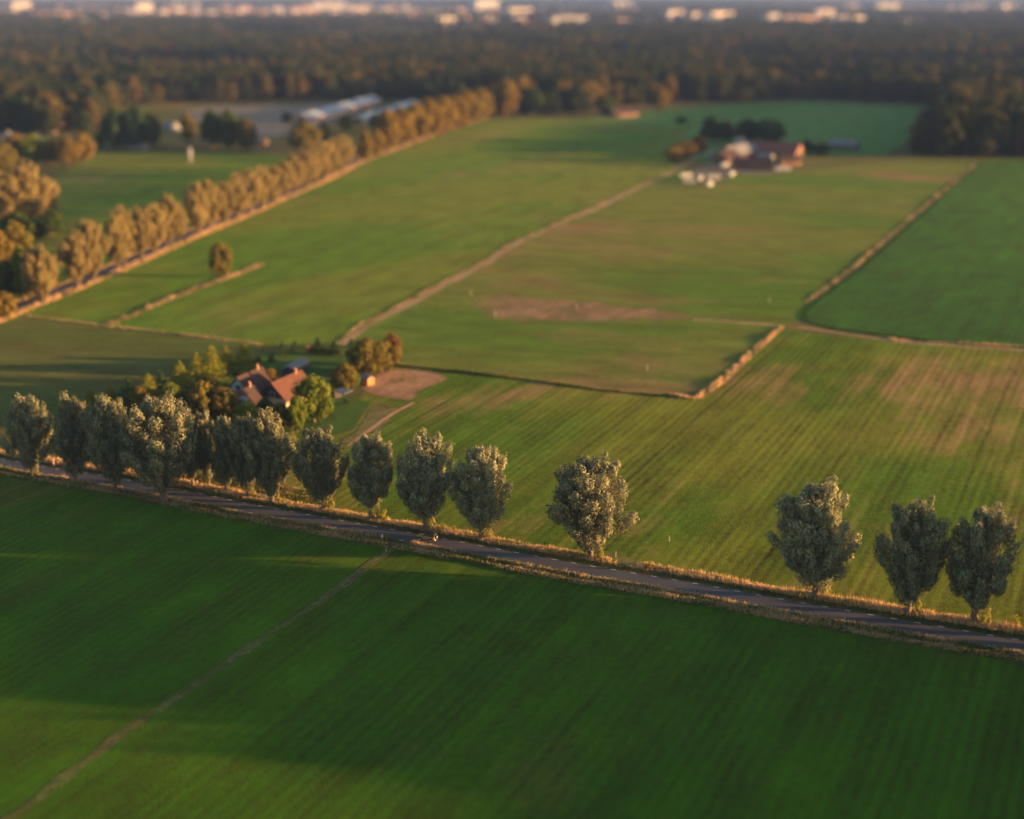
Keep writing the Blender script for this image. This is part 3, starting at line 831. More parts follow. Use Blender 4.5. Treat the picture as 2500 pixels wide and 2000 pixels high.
for k, (x, y, t, w, lab) in enumerate([(664, 885, 862, 30, "dark shrub at the back of the garden left of the shed"), (628, 893, 868, 34, "dark shrub behind the farmhouse roof"),
     (610, 1040, 1012, 44, "dark shrub in front of the left house"), (715, 1078, 1056, 34, "yellow green shrub at the foot of the slim green tree"), (845, 988, 970, 30, "green shrub beside the grey-roofed shelter"),
     (815, 968, 950, 34, "rusty shrub left of the grey-roofed shelter")]):
    tree("garden_shrub", lab, 'bush', k, 'hedge' if k != 3 else 'sucker', (x, y), t, w, "shrub", "shrubs in the farmhouse garden")
def hedge(name, label, a, b, h, w, mat, seed, cat="hedge"):
    rng = np.random.default_rng(seed)
    a, b = P(*a), P(*b)
    d = b - a; n = max(4, int(d.length / .9))
    ax = np.array([d.x, d.y, 0]) / d.length
    cl = [(np.array([d.x*k/n, d.y*k/n, h*.5 + rng.uniform(-.1, .1)]), ax, w*.55, .9) for k in range(n+1)]
    cl += [(np.array([d.x*k/n, d.y*k/n, h*.82]), ax, w*.45, .9) for k in range(n+1)]
    V, Q = leaf_cloud(cl, 90, .4, .3, rng, .3, .7, .7)
    root = empty(name, a)
    mobj("foliage", np_mesh("foliage", V, Q, None, M[mat]), None, root)
    m = MB()
    for k in range(0, n+1, 2): m.tube([(d.x*k/n, d.y*k/n, 0), (d.x*k/n, d.y*k/n, h*.6)], [.06, .04], 5)
    tag(m.build("stems", M['bark'], root), kind="stuff")
    return tag(root, label, cat)
hedge("clipped_hedge", "low clipped hedge closing the back of the garden", (754, 862), (830, 869), 1.7, 1.6, 'hedge', 1)
hedge("driveway_hedge", "dark hedge along the driveway behind the thin willows", (300, 1110), (470, 1085), 2.0, 1.6, 'hedge', 2)
hedge("house_hedge", "green hedge in front of the red gabled house", (640, 1010), (700, 1020), 2.2, 1.8, 'oak', 3)

# the tree-lined lane: one row on its near verge
lane_row = []
xs_row = [(106, 739, 595, 84), (190, 700, 562, 72), (228, 684, 541, 66), (290, 660, 520, 52), (306, 652, 492, 60), (345, 634, 500, 58), (378, 620, 488, 60), (412, 604, 478, 62), (440, 592, 498, 50),
          (486, 572, 442, 66), (515, 560, 446, 60), (548, 546, 438, 60), (580, 533, 424, 62), (612, 519, 412, 62), (642, 506, 400, 60), (670, 494, 398, 56), (697, 482, 385, 58), (722, 471, 376, 58),
          (746, 460, 368, 56), (768, 450, 356, 58), (790, 440, 346, 58), (812, 430, 338, 56), (834, 420, 332, 56)]
for k, (x, y, t, w) in enumerate(xs_row):
    tree("lane_tree", f"{ORD[k]} tree of the golden row along the lane, counted from its near left end", 'willow', k + (k // 3), 'sunwillow', (x, y + trng.uniform(-1.5, 1.5)), t + trng.uniform(-7, 7), w*trng.uniform(1.0, 1.28), group="row of trees along the lane")
for k, (x, y, t, w) in enumerate([(893, 398, 322, 44), (922, 388, 318, 44), (948, 372, 268, 70), (980, 360, 262, 76), (1012, 348, 255, 80), (1046, 337, 245, 84), (1080, 328, 236, 84), (1112, 318, 232, 80), (1140, 305, 226, 74), (1172, 292, 218, 76), (1204, 280, 208, 76), (1240, 268, 198, 78), (1276, 260, 188, 74)]):
    tree("field_maple", f"{ORD[k]} golden tree of the far end of the lane, counted from the left", 'round', k, 'gold', (x, y), t, w, group="golden trees at the far end of the lane")
tree("lone_tree", "single small tree standing alone on the ditch bank in the meadow", 'round', 1, 'oak', (540, 676), 594, 62)
# trees at the left edge
for k, (x, y, t, w, kind, mt, lab) in enumerate([
    (20, 565, 412, 130, 'willow', 'sunwillow', "pale-topped willow of the clump cut by the left edge"), (70, 560, 398, 120, 'willow', 'sunwillow', "tallest pale-topped willow of the left clump"), (112, 552, 430, 80, 'willow', 'sunwillow', "right-hand willow of the clump at the left edge"),  # orange light on this clump is put into its leaf colour
    (128, 575, 512, 70, 'round', 'hedge', "dark bushy tree at the foot of the left willow clump"), (45, 590, 520, 90, 'round', 'hedge', "dark bushy tree below the pale willows"), (90, 585, 535, 70, 'round', 'hedge', "dark rounded tree between the pale willows' feet"),
    (48, 690, 543, 80, 'round', 'oak', "olive tall tree at the left edge above the lane"), (8, 712, 560, 90, 'round', 'gold', "golden tree half out of view above the lane"), (20, 735, 640, 80, 'round', 'hedge', "dark tree at the left edge beside the lane"),
    (62, 732, 660, 66, 'round', 'oak', "rusty tree at the left edge just above the lane"), (14, 778, 715, 60, 'round', 'gold', "golden bush by the lane at the left edge"), (60, 735, 600, 60, 'round', 'ash', "olive tree behind the first lane tree")]):
    tree("edge_tree", lab, kind, k, mt, (x, y), t, w, group="trees at the left edge")
# the round dark trees and the hamlet behind the upper meadow
for k, (x, y, t, w, mt, lab) in enumerate([
    (285, 365, 268, 70, 'darkcon', "left half of the dark round tree pair behind the meadow"), (335, 363, 262, 100, 'darkcon', "broad dark round tree behind the upper meadow"), (372, 360, 280, 50, 'hedge', "dark tree at the right of the broad round one"),
    (462, 352, 274, 42, 'oak', "slim olive tree between the two dark tree groups"), (520, 362, 270, 60, 'hedge', "dark green tree left in the group by the sandy ground"), (560, 366, 272, 84, 'hedge', "broad dark green tree by the sandy ground"), (602, 370, 290, 60, 'oak', "olive tree at the right of the group by the sandy ground"),
    (745, 375, 298, 92, 'oak', "round olive tree between barns and lane"), (792, 372, 300, 34, 'hedge', "dark slim tree next to the round olive tree by the lane"), (700, 300, 274, 28, 'hedge', "dark small tree at the near end of the long barn"), (845, 318, 282, 40, 'hedge', "dark tree between the two long barns"), (915, 318, 276, 34, 'hedge', "dark tree at the foot of the golden lane trees"),
    (40, 395, 328, 60, 'gold', "yellow tree behind the left willow clump"), (88, 400, 330, 70, 'ash', "green yellow tree among the hamlet roofs"), (128, 400, 342, 60, 'oak', "brown tree among the hamlet roofs"), (165, 402, 335, 66, 'gold', "golden tree at the end of the hamlet"), (205, 395, 330, 60, 'gold', "golden tree at the corner of the upper meadow"), (247, 362, 322, 34, 'ash', "pale green small tree right of the golden ones"),
    (15, 425, 350, 60, 'oak', "brown tree at the left edge above the willow clump"), (1165, 300, 232, 60, 'oak', "brown tree where the lane meets the forest"), (1235, 285, 196, 70, 'gold', "tall golden tree at the forest edge"), (1210, 285, 214, 60, 'rust', "reddish tree at the forest edge beside the tall golden one"),
    (1438, 268, 200, 72, 'gold', "golden tree standing out before the dark forest"), (1378, 262, 205, 40, 'rust', "small rusty tree before the dark forest"), (1610, 270, 215, 56, 'gold', "golden tree behind the brown-roofed cottage"), (1345, 276, 222, 54, 'hedge', "dark tree at the meadow's far rim"), (1300, 280, 218, 60, 'hedge', "dark green tree at the meadow's far left rim"), (1480, 284, 232, 50, 'hedge', "dark tree left of the brown-roofed cottage"),
    (330, 250, 215, 40, 'gold', "bright yellow tree above the dark round pair"), (458, 244, 186, 74, 'gold', "big golden tree before the purple wood"), (238, 280, 236, 40, 'rust', "reddish tree above the hamlet"),
    (1737, 348, 284, 66, 'darkcon', "dark tall tree left behind the red-roofed farm"), (1772, 350, 296, 46, 'hedge', "dark tree behind the farm's white gable"), (1822, 352, 292, 74, 'darkcon', "dark tree behind the red farm roof, left one"), (1878, 354, 290, 84, 'darkcon', "dark tree behind the red farm roof, right one"),
    (1968, 376, 342, 40, 'hedge', "dark tree at the right end of the red barn"), (2004, 378, 350, 44, 'hedge', "low dark tree between red barn and dark shed"), (1648, 397, 358, 56, 'gold', "golden bush left of the farm drive"), (1674, 388, 344, 54, 'gold', "golden tree at the turn of the farm drive"), (1704, 376, 330, 50, 'rust', "rusty tree close behind the golden farm trees"), (1664, 302, 286, 36, 'hedge', "dark low tree alone in the far meadow")]):
    tree("broadleaf_tree", lab, 'round', k, mt, (x, y), t, w, group="trees between the far fields")

# ------------------------------------------------------------------ woods: uncountable, so instanced on points
PROTO = bpy.data.collections.new("wood_crowns")
for k in range(5):
    rng = np.random.default_rng(900 + k)
    cl = []
    Hh, R = 14.0, 5.0
    for j in range(15):
        t = (j + .5)/15; th = j*2.4 + k
        rr = R*prof(t, [0, .3, .6, .85, 1], [.75, 1, .9, .55, .1])*rng.uniform(.45, .8)
        cl.append((np.array([rr*math.cos(th), rr*math.sin(th), 2 + 10.2*t]), np.array([0, 0, 1.]), 1.9*rng.uniform(.8, 1.2), 2.1))
    V, Q = leaf_cloud(cl, 15, 1.3, .95, rng, .3, .65, .8)
    m = MB(); m.tube([(0, 0, -.3), (0, 0, 5)], [.35, .2], 5)
    b = len(V)
    V2 = np.concatenate([V, np.array(m.v)]); Q2 = np.concatenate([Q, np.array([f for f in m.f if len(f) == 4]) + b])
    me = np_mesh("wood_crown", V2, Q2, None, M['forest'])
    PROTO.objects.link(bpy.data.objects.new("wood_crown", me))
def scatter_group():
    ng = bpy.data.node_groups.new("wood_scatter", 'GeometryNodeTree')
    ng.interface.new_socket("Geometry", in_out='INPUT', socket_type='NodeSocketGeometry')
    ng.interface.new_socket("Geometry", in_out='OUTPUT', socket_type='NodeSocketGeometry')
    N = ng.nodes.new
    gi, go = N('NodeGroupInput'), N('NodeGroupOutput')
    ci = N('GeometryNodeCollectionInfo'); ci.inputs[0].default_value = PROTO; ci.inputs[1].default_value = True; ci.inputs[2].default_value = True
    ip = N('GeometryNodeInstanceOnPoints'); ip.inputs['Pick Instance'].default_value = True
    sc = N('GeometryNodeInputNamedAttribute'); sc.data_type = 'FLOAT_VECTOR'; sc.inputs[0].default_value = "size"
    rz = N('GeometryNodeInputNamedAttribute'); rz.data_type = 'FLOAT'; rz.inputs[0].default_value = "turn"
    cx = N('ShaderNodeCombineXYZ')
    L = ng.links.new
    L(gi.outputs[0], ip.inputs['Points']); L(ci.outputs[0], ip.inputs['Instance'])
    L(sc.outputs[0], ip.inputs['Scale']); L(rz.outputs[0], cx.inputs[2]); L(cx.outputs[0], ip.inputs['Rotation'])
    ri = N('FunctionNodeRandomValue'); ri.data_type = 'INT'
    for s in ri.inputs:
        if s.name == 'Max' and s.type == 'INT': s.default_value = 4
    out = [s for s in ri.outputs if s.type == 'INT'][0]
    L(out, ip.inputs['Instance Index'])
    L(ip.outputs[0], go.inputs[0])
    return ng
SCATTER = scatter_group()
def woods(name, label, pts, size, seed):
    rng = np.random.default_rng(seed)
    me = bpy.data.meshes.new(name)
    n = len(pts)
    me.vertices.add(n)
    co = np.zeros((n, 3), np.float32); co[:, :2] = pts
    me.vertices.foreach_set("co", co.ravel())
    a = me.attributes.new("size", 'FLOAT_VECTOR', 'POINT')
    s = np.asarray(size)[:, None] * np.stack([rng.uniform(.7, 1.45, n)]*2 + [rng.uniform(.55, 1.4, n)], 1)
    a.data.foreach_set("vector", s.astype(np.float32).ravel())
    b = me.attributes.new("turn", 'FLOAT', 'POINT')
    b.data.foreach_set("value", rng.uniform(0, 6.28, n).astype(np.float32))
    o = link(bpy.data.objects.new(name, me))
    md = o.modifiers.new("scatter", 'NODES'); md.node_group = SCATTER
    return tag(o, label, "wood", kind="stuff")
def inside(px, py, poly):
    x, y = np.asarray(px), np.asarray(py)
    r = np.zeros(x.shape, bool)
    j = len(poly) - 1
    for i in range(len(poly)):
        xi, yi = poly[i]; xj, yj = poly[j]
        with np.errstate(divide='ignore', invalid='ignore'):
            hit = ((yi > y) != (yj > y)) & (x < (xj - xi) * (y - yi) / (yj - yi + 1e-12) + xi)
        r ^= hit
        j = i
    return r
def proj_np(x, y):
    d = y*CP + CAM_H*SP
    return 1250 + FPX*x/d, 1000 + FPX*(CAM_H*CP - y*SP)/d
wrng = np.random.default_rng(4)
OPEN = [[(385, 270), (480, 252), (905, 243), (1060, 240), (880, 330), (700, 360), (230, 380), (230, 340), (300, 310)],          # yard and barns
        [(1630, 268), (1640, 250), (1800, 252), (1960, 242), (2260, 256), (2260, 420), (1600, 420)],                             # far meadow
        [(2360, 112), (2480, 108), (2490, 128), (2370, 132)],                                                                      # far clearing
        [(120, 170), (380, 150), (640, 165), (600, 178), (300, 182)], [(1400, 150), (1900, 130), (2000, 140), (1500, 162)], [(840, 118), (1300, 110), (1290, 124), (860, 130)]]
# the great forest beyond the farms, thinner where the town starts
edge = [(-200, 300), (110, 330), (230, 320), (300, 262), (390, 252), (480, 250), (905, 243), (1000, 250), (1090, 290), (1165, 288), (1250, 278), (1420, 280), (1470, 262), (1640, 252), (1800, 250), (1960, 240), (2245, 252), (2300, 262), (2750, 262)]
ex, ey = np.array([e[0] for e in edge]), np.array([e[1] for e in edge])
def forest_pts(y0, y1, step, seed):
    r = np.random.default_rng(seed)
    A = (y1*y1 - y0*y0) * .42
    n = int(A / step**2)
    y = np.sqrt(r.uniform(y0*y0, y1*y1, n)); x = r.uniform(-1, 1, n) * .42 * y
    return x, y
def drift(x, y, s):
    return np.sin(x/s*1.3+y/s*.7)+np.sin(x/s*.5-y/s*1.1+2)+np.sin(x/s*2.1+1)*np.sin(y/s*1.9+.5)
X, Y, Sz = [], [], []
for (y0, y1, st, sc) in ((950, 1700, 10, 1.5), (1700, 2600, 14, 1.55), (2600, 4000, 20, 1.6), (4000, 7500, 36, 1.7), (7500, 15000, 80, 2.2)):
    x, y = forest_pts(y0, y1, st, int(y0))
    u, v = proj_np(x, y)
    ok = v < np.interp(u, ex, ey)
    for pl in OPEN: ok &= ~inside(u, v, pl)
    ok &= drift(x, y, 150) > -1.55
    if y0 >= 1700: ok &= drift(x, y, 420) > -1.2
    if y0 >= 4000: ok &= drift(x, y, 800) > -.4
    X.append(x[ok]); Y.append(y[ok]); Sz.append(np.full(ok.sum(), sc))
X, Y, Sz = map(np.concatenate, (X, Y, Sz))
woods("forest", "vast autumn-tinged forest stretching to the hazy town", np.stack([X, Y], 1), Sz, 1)
# the dark wood at the right
u = wrng.uniform(2225, 2760, 900); v = wrng.uniform(262, 384, 900)
ok = v < np.interp(u, [2225, 2300, 2760], [372, 383, 392]); ok &= u > np.interp(v, [262, 372], [2330, 2232])
q = np.array([tuple(P(a, b))[:2] for a, b in zip(u[ok], v[ok])])
woods("dark_wood", "dense dark wood with golden crowns at the right edge", q, np.full(len(q), 1.65), 2)

# ------------------------------------------------------------------ buildings
M['redtile'] = roof_mat("red_roof_tiles", (0.105, 0.043, 0.029), (0.078, 0.033, 0.024))
M['brownshadetile'] = roof_mat("brown_and_shaded_tiles", (0.055, 0.030, 0.028), (0.040, 0.023, 0.023))  # plain brown on the barns; on the farmhouse roofs the colour holds shade
M['oldred'] = roof_mat("old_red_roof", (0.22, 0.078, 0.060), (0.17, 0.062, 0.050))
M['greyroof'] = plain("grey_roof_sheet", (0.20, 0.20, 0.22), (0.13, 0.13, 0.15), .8, .7)
M['paleroof'] = plain("pale_barn_roof", (0.36, 0.40, 0.48), (0.29, 0.33, 0.40), .1, .6)
M['cream'] = plain("cream_plaster", (0.42, 0.34, 0.24), (0.36, 0.29, 0.20), .6, .9)
M['brick'] = plain("brown_brick", (0.24, 0.13, 0.085), (0.17, 0.095, 0.07), 1.2, .9)
M['timber'] = plain("dark_timber", (0.060, 0.048, 0.042), (0.040, 0.032, 0.030), 1.5, .85)
M['orangewood'] = plain("orange_boards", (0.42, 0.19, 0.07), (0.34, 0.15, 0.06), 1.5, .8)
M['white'] = plain("white_paint", (0.42, 0.42, 0.42), (0.36, 0.36, 0.36), .8, .6)
M['glass'] = plain("window_glass", (0.05, 0.06, 0.07), (0.03, 0.035, 0.04), 1, .15, .6)
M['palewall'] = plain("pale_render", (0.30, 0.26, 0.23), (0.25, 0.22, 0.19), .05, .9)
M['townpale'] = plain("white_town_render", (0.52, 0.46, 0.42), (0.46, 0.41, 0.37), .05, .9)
M['pinkwall'] = plain("pink_brick", (0.55, 0.36, 0.28), (0.46, 0.30, 0.24), .05, .9)
M['greywall'] = plain("grey_concrete", (0.30, 0.30, 0.31), (0.25, 0.25, 0.26), .05, .9)
def box(name, mat, parent, x0, x1, y0, y1, z0, z1):
    return MB().box(x0, x1, y0, y1, z0, z1).build(name, M[mat], parent)
def house(name, label, loc, rz, L, W, eave, ridge, wall, roof, gable=None, windows=True, chimney=True, cat="house", group=None, over=.45, hip=0.0, doors=True):
    """ridge along local y; gables at y = +-L/2"""
    r = empty(name, (loc[0], loc[1], 0), rz)
    h = W/2
    MB().prism([(-h, 0), (h, 0), (h, eave), (0, ridge-.12), (-h, eave)], -L/2, L/2).build("wall", M[wall], r)
    if gable:
        g = MB()
        for y0, y1 in ((-L/2-.05, -L/2+.001-.003), (L/2+.002, L/2+.05)):
            k = .92
            g2 = MB().prism([(-h*k, eave+.25), (h*k, eave+.25), (0, ridge-.3)], y0, y1).build("gable_boards", M[gable], r)
    sl = (ridge - eave)/h
    th = .16
    ov = over
    yl, yh = -L/2-ov, L/2+ov
    for s in (-1, 1):
        m = MB()
        ex, ez = s*(h+ov), eave - ov*sl
        y0, y1 = yl, yh
        hp = hip
        vs = [(0, y0+hp, ridge), (0, y1-hp, ridge), (ex, y1, ez), (ex, y0, ez)]
        vs += [(a, b, c+th) for a, b, c in vs]
        f = [(0, 1, 2, 3), (7, 6, 5, 4), (0, 4, 5, 1), (1, 5, 6, 2), (2, 6, 7, 3), (3, 7, 4, 0)]
        m.add(vs, f)
        me = m.mesh("roof_slope", M[roof])
        bm = bmesh.new(); bm.from_mesh(me); bmesh.ops.recalc_face_normals(bm, faces=bm.faces[:]); bm.to_mesh(me); bm.free()
        rs = link(bpy.data.objects.new("roof_slope", me), r)
    box("ridge_cap", roof, r, -.16, .16, yl+hip, yh-hip, ridge+th-.06, ridge+th+.08)
    if chimney:
        c = box("chimney", 'brick', r, -.35, .35, L*.28, L*.28+.8, ridge-.7, ridge+1.1)
        box("chimney_pot", 'orangewood', c, -.14, .14, L*.28+.22, L*.28+.58, ridge+1.1, ridge+1.45)
    if windows:
        for s in (-1, 1):
            nwin = max(1, int(L/3.4))
            for k in range(nwin):
                y = -L/2 + L*(k+.5)/nwin
                if doors and k == 0 and s == 1:
                    d = box("door", 'timber', r, h+.002, h+.07, y-.5, y+.5, .02, 2.15)
                    box("door_handle", 'white', d, h+.072, h+.11, y+.3, y+.38, 1.0, 1.1)
                    continue
                wd = box("window", 'glass', r, s*(h+.002) if s > 0 else -h-.05, s*(h+.05) if s > 0 else -h-.002, y-.6, y+.6, .95, 2.2)
                f = MB()
                xa, xb = (h+.003, h+.08) if s > 0 else (-h-.08, -h-.003)
                f.box(xa, xb, y-.7, y-.6, .85, 2.3).box(xa, xb, y+.6, y+.7, .85, 2.3).box(xa, xb, y-.6, y+.6, 2.2, 2.3).box(xa, xb, y-.6, y+.6, .85, .95)
                f.build("window_frame", M['white'], wd)
        for s in (-1, 1):
            yy = (-L/2-.10, -L/2-.055) if s < 0 else (L/2+.055, L/2+.10)
            for (xx, z0, ww) in ((0, eave+.6, .7), (-W*.25, .9, .6), (W*.25, .9, .6)):
                wd = box("window", 'glass', r, xx-ww, xx+ww, yy[0], yy[1], z0, z0+1.2)
                f = MB()
                f.box(xx-ww-.1, xx-ww, yy[0], yy[1], z0-.1, z0+1.3).box(xx+ww, xx+ww+.1, yy[0], yy[1], z0-.1, z0+1.3).box(xx-ww, xx+ww, yy[0], yy[1], z0+1.2, z0+1.3).box(xx-ww, xx+ww, yy[0], yy[1], z0-.1, z0)
                f.build("window_frame", M['white'], wd)
    return tag(r, label, cat, group)
AANG = math.atan2(.907, .42) - math.pi/2                   # local y along the field direction
house("gabled_house", "house with sunlit red tiled roof and dark timber gable", (-59.6, 349.2), AANG, 13.5, 8.4, 3.0, 7.2, 'cream', 'redtile', 'timber')
fh = house("farmhouse", "farmhouse with shade-coloured roof and a white dormer, left of the red gabled house", (-69.6, 338.6), AANG, 11.5, 7.4, 2.7, 6.6, 'cream', 'brownshadetile', 'timber', hip=1.2)  # shade from the red house put into the tile colour
# dormer on the right-hand slope
dm = MB().prism([(1.3, 3.9), (3.3, 3.9), (3.3, 5.05), (1.3, 5.3)], -3.2, -1.2).build("dormer", M['white'], fh)
MB().box(3.302, 3.34, -3.0, -1.4, 4.15, 4.9).build("dormer_window", M['glass'], dm)
MB().prism([(1.0, 5.40), (3.5, 5.1), (3.5, 5.22), (1.0, 5.52)], -3.4, -1.0).build("dormer_roof", M['greyroof'], dm)
house("rear_wing", "dark-roofed rear house with pale verge boards and a white chimney", (-70.3, 354.5), AANG, 11, 7.0, 3.0, 7.0, 'brick', 'brownshadetile', 'white')
house("garden_shed", "small shed with an orange sunlit side by the bare plot", (P(898, 938).x, P(898, 938).y), AANG + 1.2, 3.0, 2.4, 1.9, 2.6, 'orangewood', 'greyroof', None, False, False, "shed", over=.2)
house("low_shed", "long low dark shed lying on the garden lawn", (P(722, 906).x, P(722, 906).y), AANG + .15, 9.5, 4.0, 1.7, 2.6, 'timber', 'greyroof', None, False, False, "shed", over=.3)
def shelter(name, label, p, rz, L, W, h):
    r = empty(name, p, rz)
    for x in (-W/2, W/2):
        for y in (-L/2, L/2):
            MB().tube([(x, y, 0), (x, y, h)], [.08, .08], 6).build("post", M['timber'], r)
    MB().prism([(-W/2-.3, h), (W/2+.3, h+.35), (W/2+.3, h+.47), (-W/2-.3, h+.12)], -L/2-.3, L/2+.3).build("roof", M['greyroof'], r)
    MB().box(-W/2+.09, W/2-.09, L/2-.05, L/2+.02, .05, h).build("back_wall", M['timber'], r)
    return tag(r, label, "shelter")
shelter("garden_shelter", "open shelter with flat grey roof at the garden's edge", P(838, 975), AANG + 1.3, 3.8, 2.8, 2.1)
tag(MB().box(-.45, .45, -.45, .45, 0, 1.9).add([(-.55, -.55, 1.9), (.55, -.55, 1.9), (.55, .55, 1.9), (-.55, .55, 1.9), (0, 0, 2.35)], [(0, 1, 4), (1, 2, 4), (2, 3, 4), (3, 0, 4), (3, 2, 1, 0)]).build("brick_pillar", M['orangewood']),
    "small sunlit orange pillar at the end of the clipped hedge", "pillar").location = P(752, 862)

# long barns by the sandy ground
def barn(name, label, a, b, W, eave, ridge, wall, roof, cat="barn", over=.5, group=None):
    a, b = P(*a), P(*b)
    d = b - a; L = d.length
    c = (a + b)/2
    r = house(name, label, (c.x, c.y), math.atan2(d.y, d.x) - math.pi/2, L, W, eave, ridge, wall, roof, None, False, False, cat, over=over, group=group)
    for s in (-1, 1):
        box("barn_door", 'timber', r, -W*.18, W*.18, *( (-L/2-.08, -L/2-.003) if s < 0 else (L/2+.003, L/2+.08)), .02, eave*.95)
    for k in range(int(L/12)):
        y = -L/2 + 6 + k*12
        for s in (-1, 1):
            x0, x1 = (W/2+.003, W/2+.06) if s > 0 else (-W/2-.06, -W/2-.003)
            box("window_band", 'glass', r, x0, x1, y-3.5, y+3.5, eave*.5, eave*.82)
    return r
barn("long_barn", "longer pale-roofed barn on the sandy ground", (735, 300), (905, 252), 20, 4.0, 7.0, 'pinkwall', 'paleroof', group="pale barns")
barn("short_barn", "nearer pale-roofed barn beside the golden lane trees", (872, 303), (1010, 262), 18, 4.0, 6.6, 'pinkwall', 'paleroof', group="pale barns")
# hamlet at the left edge
for k, (x, y, w, h, rf, wl, lab, rz) in enumerate([
    (22, 345, 16, 6.5, 'paleroof', 'pinkwall', "pale-roofed house at the left edge above the yellow tree", .3), (5, 378, 14, 6, 'greyroof', 'greywall', "grey-roofed house cut by the left edge", .2), (98, 346, 12, 6, 'greyroof', 'palewall', "small pale house among the hamlet trees", .5),
    (180, 352, 16, 5, 'greyroof', 'palewall', "pale-walled house between the golden hamlet trees", 1.2), (120, 325, 12, 6, 'oldred', 'brick', "red-roofed house before the dark trees", .9),
    (308, 362, 14, 4.5, 'oldred', 'palewall', "low red and white shed under the broad round tree", 1.3), (340, 364, 12, 4.2, 'greyroof', 'palewall', "low pale shed right of the red and white one", 1.4), (635, 352, 11, 5, 'greyroof', 'brick', "small dark shed beside the dark tree group", .7),
    (420, 318, 14, 6.5, 'greyroof', 'greywall', "grey house at the rim of the sandy ground", .8), (610, 345, 12, 5.5, 'greyroof', 'palewall', "grey-roofed hut right of the dark tree group", .3)]):
    q = P(x, y)
    house("hamlet_house", lab, (q.x, q.y), rz, w*.9, 8, h*.5, h, wl, rf, None, True, k < 5, "house", "hamlet houses")
q = P(465, 400)
silo = empty("feed_silo", q)
MB().tube([(0, 0, 3), (0, 0, 9)], [1.2, 1.2], 16).build("drum", M['greywall'], silo, True)
MB().tube([(0, 0, 9.002), (0, 0, 10.2)], [1.25, .3], 16).build("cap", M['greywall'], silo)
MB().tube([(0, 0, 1.0), (0, 0, 2.998)], [.35, 1.2], 16).build("hopper", M['greywall'], silo)
for a in range(4): MB().tube([(1.1*math.cos(a*1.571+.78), 1.1*math.sin(a*1.571+.78), 0), (1.1*math.cos(a*1.571+.78), 1.1*math.sin(a*1.571+.78), 3.2)], [.12, .12], 6).build("leg", M['greywall'], silo)
tag(silo, "pale feed silo standing at the rim of the upper meadow", "silo")

# the farm on the right
patch("farm_yard", [(1690, 400), (1760, 380), (1850, 405), (1960, 395), (1960, 420), (1890, 432), (1800, 428), (1760, 455), (1700, 462), (1655, 450), (1640, 425)], .048, M['sand'],
      "pale trodden yard in front of the red-roofed farm", "yard", .4, .7)
barn("red_barn", "large farm barn with a long red roof", (1835, 376), (1952, 384), 15, 3.5, 9, 'brick', 'oldred')
barn("dark_barn", "dark-roofed farm building left of the red barn", (1772, 390), (1832, 378), 13, 4, 8, 'timber', 'greyroof')
barn("front_barn", "low brown barn in front of the red-roofed one", (1790, 412), (1885, 414), 11, 3.5, 7, 'brick', 'brownshadetile')
barn("lean_shed", "small grey-roofed shed at the front of the red barn", (1850, 392), (1885, 394), 7, 3, 5, 'greywall', 'greyroof')
barn("tall_barn", "tall brown-roofed farm building at the left of the dark one", (1756, 402), (1790, 396), 12, 4, 8.5, 'brick', 'brownshadetile')
barn("calf_shed", "low brown shed at the right end of the farm", (1900, 404), (1948, 402), 8, 3, 5.5, 'brick', 'brownshadetile')
barn("field_shed", "dark shed standing alone right of the farm", (2028, 362), (2092, 366), 9, 3, 6.5, 'timber', 'greyroof')
barn("white_gable", "small grey-walled house behind the dark farm building", (1792, 372), (1812, 362), 8, 4, 8, 'greywall', 'greyroof')
barn("cottage", "brown-roofed cottage at the far rim of the meadow", (1490, 286), (1548, 282), 12, 3, 6.5, 'brick', 'brownshadetile')
def caravan(name, label, p, rz, L=6.0, mat='white'):
    r = empty(name, p, rz)
    MB().prism([(-L/2, .5), (L/2, .5), (L/2+.1, 1.6), (L/2-.3, 2.55), (-L/2+.3, 2.55), (-L/2-.1, 1.6)], -1.1, 1.1).build("body", M[mat], r)
    for y0, y1 in ((-1.14, -1.102), (1.102, 1.14)):
        MB().box(-L*.32, L*.32, y0, y1, 1.35, 1.95).build("window", M['glass'], r)
    for y in (-1.0, 1.0):
        w = MB().tube([(0, y-.1, .34), (0, y+.1, .34)], [.34, .34], 12).build("wheel", M['timber'], r)
        MB().tube([(0, y-.12, .34), (0, y+.12, .34)], [.18, .18], 10).build("hub", M['greywall'], w)
    MB().box(L/2+.02, L/2+1.3, -.06, .06, .5, .6).build("drawbar", M['greywall'], r)
    return tag(r, label, "caravan", "white caravans at the farm")
for k, (x, y, rz, L, lab) in enumerate([
    (1674, 434, .4, 7, "pale caravan at the left of those parked before the farm"), (1708, 440, 1.2, 8, "white caravan with a sunlit end in the middle of the parked group"), (1731, 455, 1.1, 7, "nearest sunlit caravan of the parked group"), (1742, 438, .2, 7, "caravan at the right end of the parked group"),
    (1682, 448, .1, 6, "small caravan nearest the dirt track"), (1768, 408, .5, 6, "pale caravan left of the low brown barn"), (1911, 418, .15, 9, "bright white caravan right below the red barn"), (1952, 401, 1.3, 5, "small white caravan by the dark trees at the red barn's end"), (1785, 430, .8, 4, "tiny white trailer alone in the grass before the farm"),
    (1733, 384, .3, 5, "bluish white caravan beside the farm drive")]):
    caravan("caravan", lab, P(x, y), rz, L)

